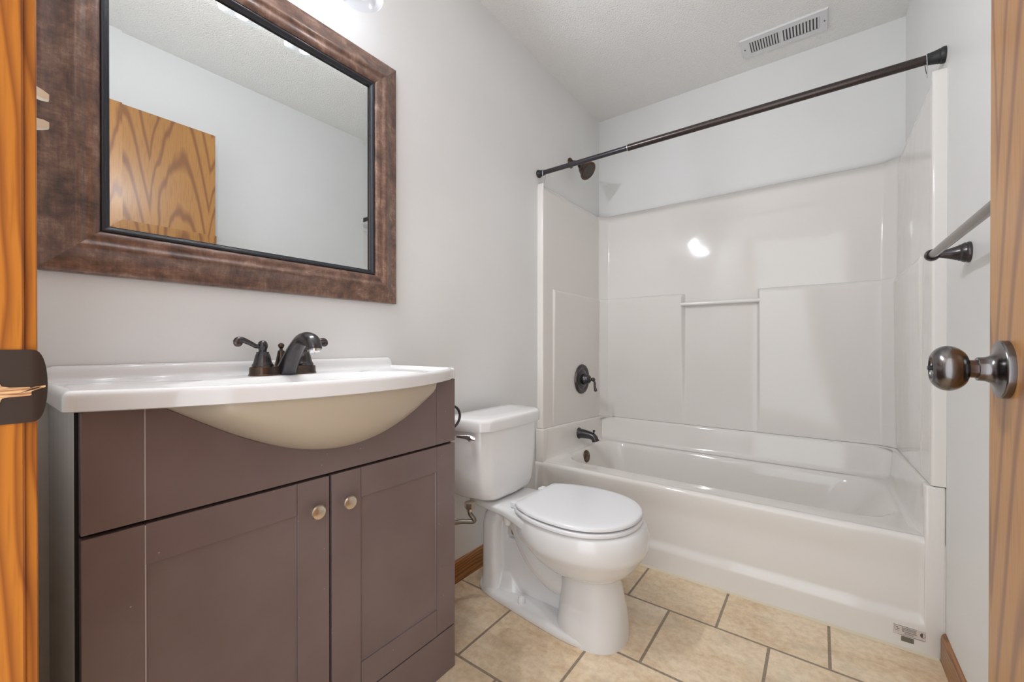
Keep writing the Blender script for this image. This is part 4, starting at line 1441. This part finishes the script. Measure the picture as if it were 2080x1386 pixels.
# ================================================================== TOWEL BAR
tw = thing('towel_bar', 'bronze towel bar on the right wall, partly behind the open door', 'towel bar', (RW, 1.30, 1.231))
for yy, lb in ((1.590, None), (0.975, None)):
    bm = B()
    lathe(bm, [(0, 0), (0.0270, 0), (0.0275, 0.003), (0.0255, 0.0075), (0.0262, 0.010), (0.0240, 0.014), (0.0215, 0.017), (0.0215, 0.020), (0.0195, 0.022), (0.0140, 0.038), (0.0095, 0.052), (0.0080, 0.057), (0.0092, 0.059), (0.0075, 0.062), (0, 0.062)], (RW, yy, 1.231), (-1, 0, 0), 40)
    # ring end facing along the bar
    sgn = -1 if yy > 1.2 else 1
    lathe(bm, [(0.0, 0.006), (0.0125, 0.0075), (0.0155, 0.0030), (0.0162, -0.003), (0.0145, -0.009), (0.0118, -0.011), (0.0112, -0.004), (0, -0.004)], (RW - 0.071, yy, 1.231), (0, -sgn, 0), 32)
    obj('post', bm, 'bronze', tw)
bm = B(); tube(bm, [(RW - 0.071, 1.588, 1.231), (RW - 0.071, 0.977, 1.231)], 0.0100, 24, 1)
obj('bar', bm, 'bar', tw, label='satin bar lighter than its posts')

# ================================================================== CEILING VENT
ve = thing('ceiling_vent', 'white louvred register on the ceiling near the back wall', 'vent', (1.064, 2.42, CEIL))
VX0, VX1, VYA, VYB = 0.884, 1.243, 2.342, 2.502
zt = CEIL
banks = ((0.926, 1.054), (1.066, 1.210))
bm = B()
ya, yb = 2.378, 2.468
zlo = zt - 0.007


def bar_(x0, x1, y0, y1):
    box(bm, x0, x1, y0, y1, zlo, zlo + 0.002)


bar_(VX0 + 0.004, banks[0][0], VYA + 0.004, VYB - 0.004)
bar_(banks[0][1], banks[1][0], ya, yb)
bar_(banks[1][1], VX1 - 0.004, VYA + 0.004, VYB - 0.004)
bar_(banks[0][0], banks[1][1], VYA + 0.004, ya)
bar_(banks[0][0], banks[1][1], yb, VYB - 0.004)
# sloping rolled edge
e0 = [V(VX0, VYA, zt), V(VX1, VYA, zt), V(VX1, VYB, zt), V(VX0, VYB, zt)]
e1 = [V(VX0 + 0.0045, VYA + 0.0045, zlo), V(VX1 - 0.0045, VYA + 0.0045, zlo), V(VX1 - 0.0045, VYB - 0.0045, zlo), V(VX0 + 0.0045, VYB - 0.0045, zlo)]
loft(bm, [e0, e1], False, False)
fr = obj('frame', bm, 'vent', ve, smooth=False)
bm = B(); box(bm, banks[0][0] - 0.002, banks[1][1] + 0.002, ya - 0.002, yb + 0.002, zt - 0.0012, zt - 0.0002)
obj('duct_opening', bm, 'duct', ve, smooth=False)
cnt = 0
for b0, b1 in banks:
    nsl = 11
    for i in range(nsl):
        x = b0 + (b1 - b0) * (i + 0.72) / nsl
        bm = B()
        sw = 0.0046
        loft(bm, [[V(x - sw - 0.0006, y, zlo + 0.0048), V(x - sw * 0.2, y, zlo + 0.0032), V(x + sw * 0.6, y, zlo + 0.0002), V(x + sw * 0.6, y, zlo + 0.0012), V(x - sw * 0.2, y, zlo + 0.0042), V(x - sw - 0.0006, y, zlo + 0.0056)] for y in (ya, yb)])
        obj('slat', bm, 'vent', ve)
for x in (0.902, 1.228):
    bm = B(); lathe(bm, [(0, 0), (0.0036, 0), (0.0032, 0.0014), (0, 0.0018)], (x, 2.424, zlo), (0, 0, -1), 16)
    obj('screw', bm, 'duct', ve)
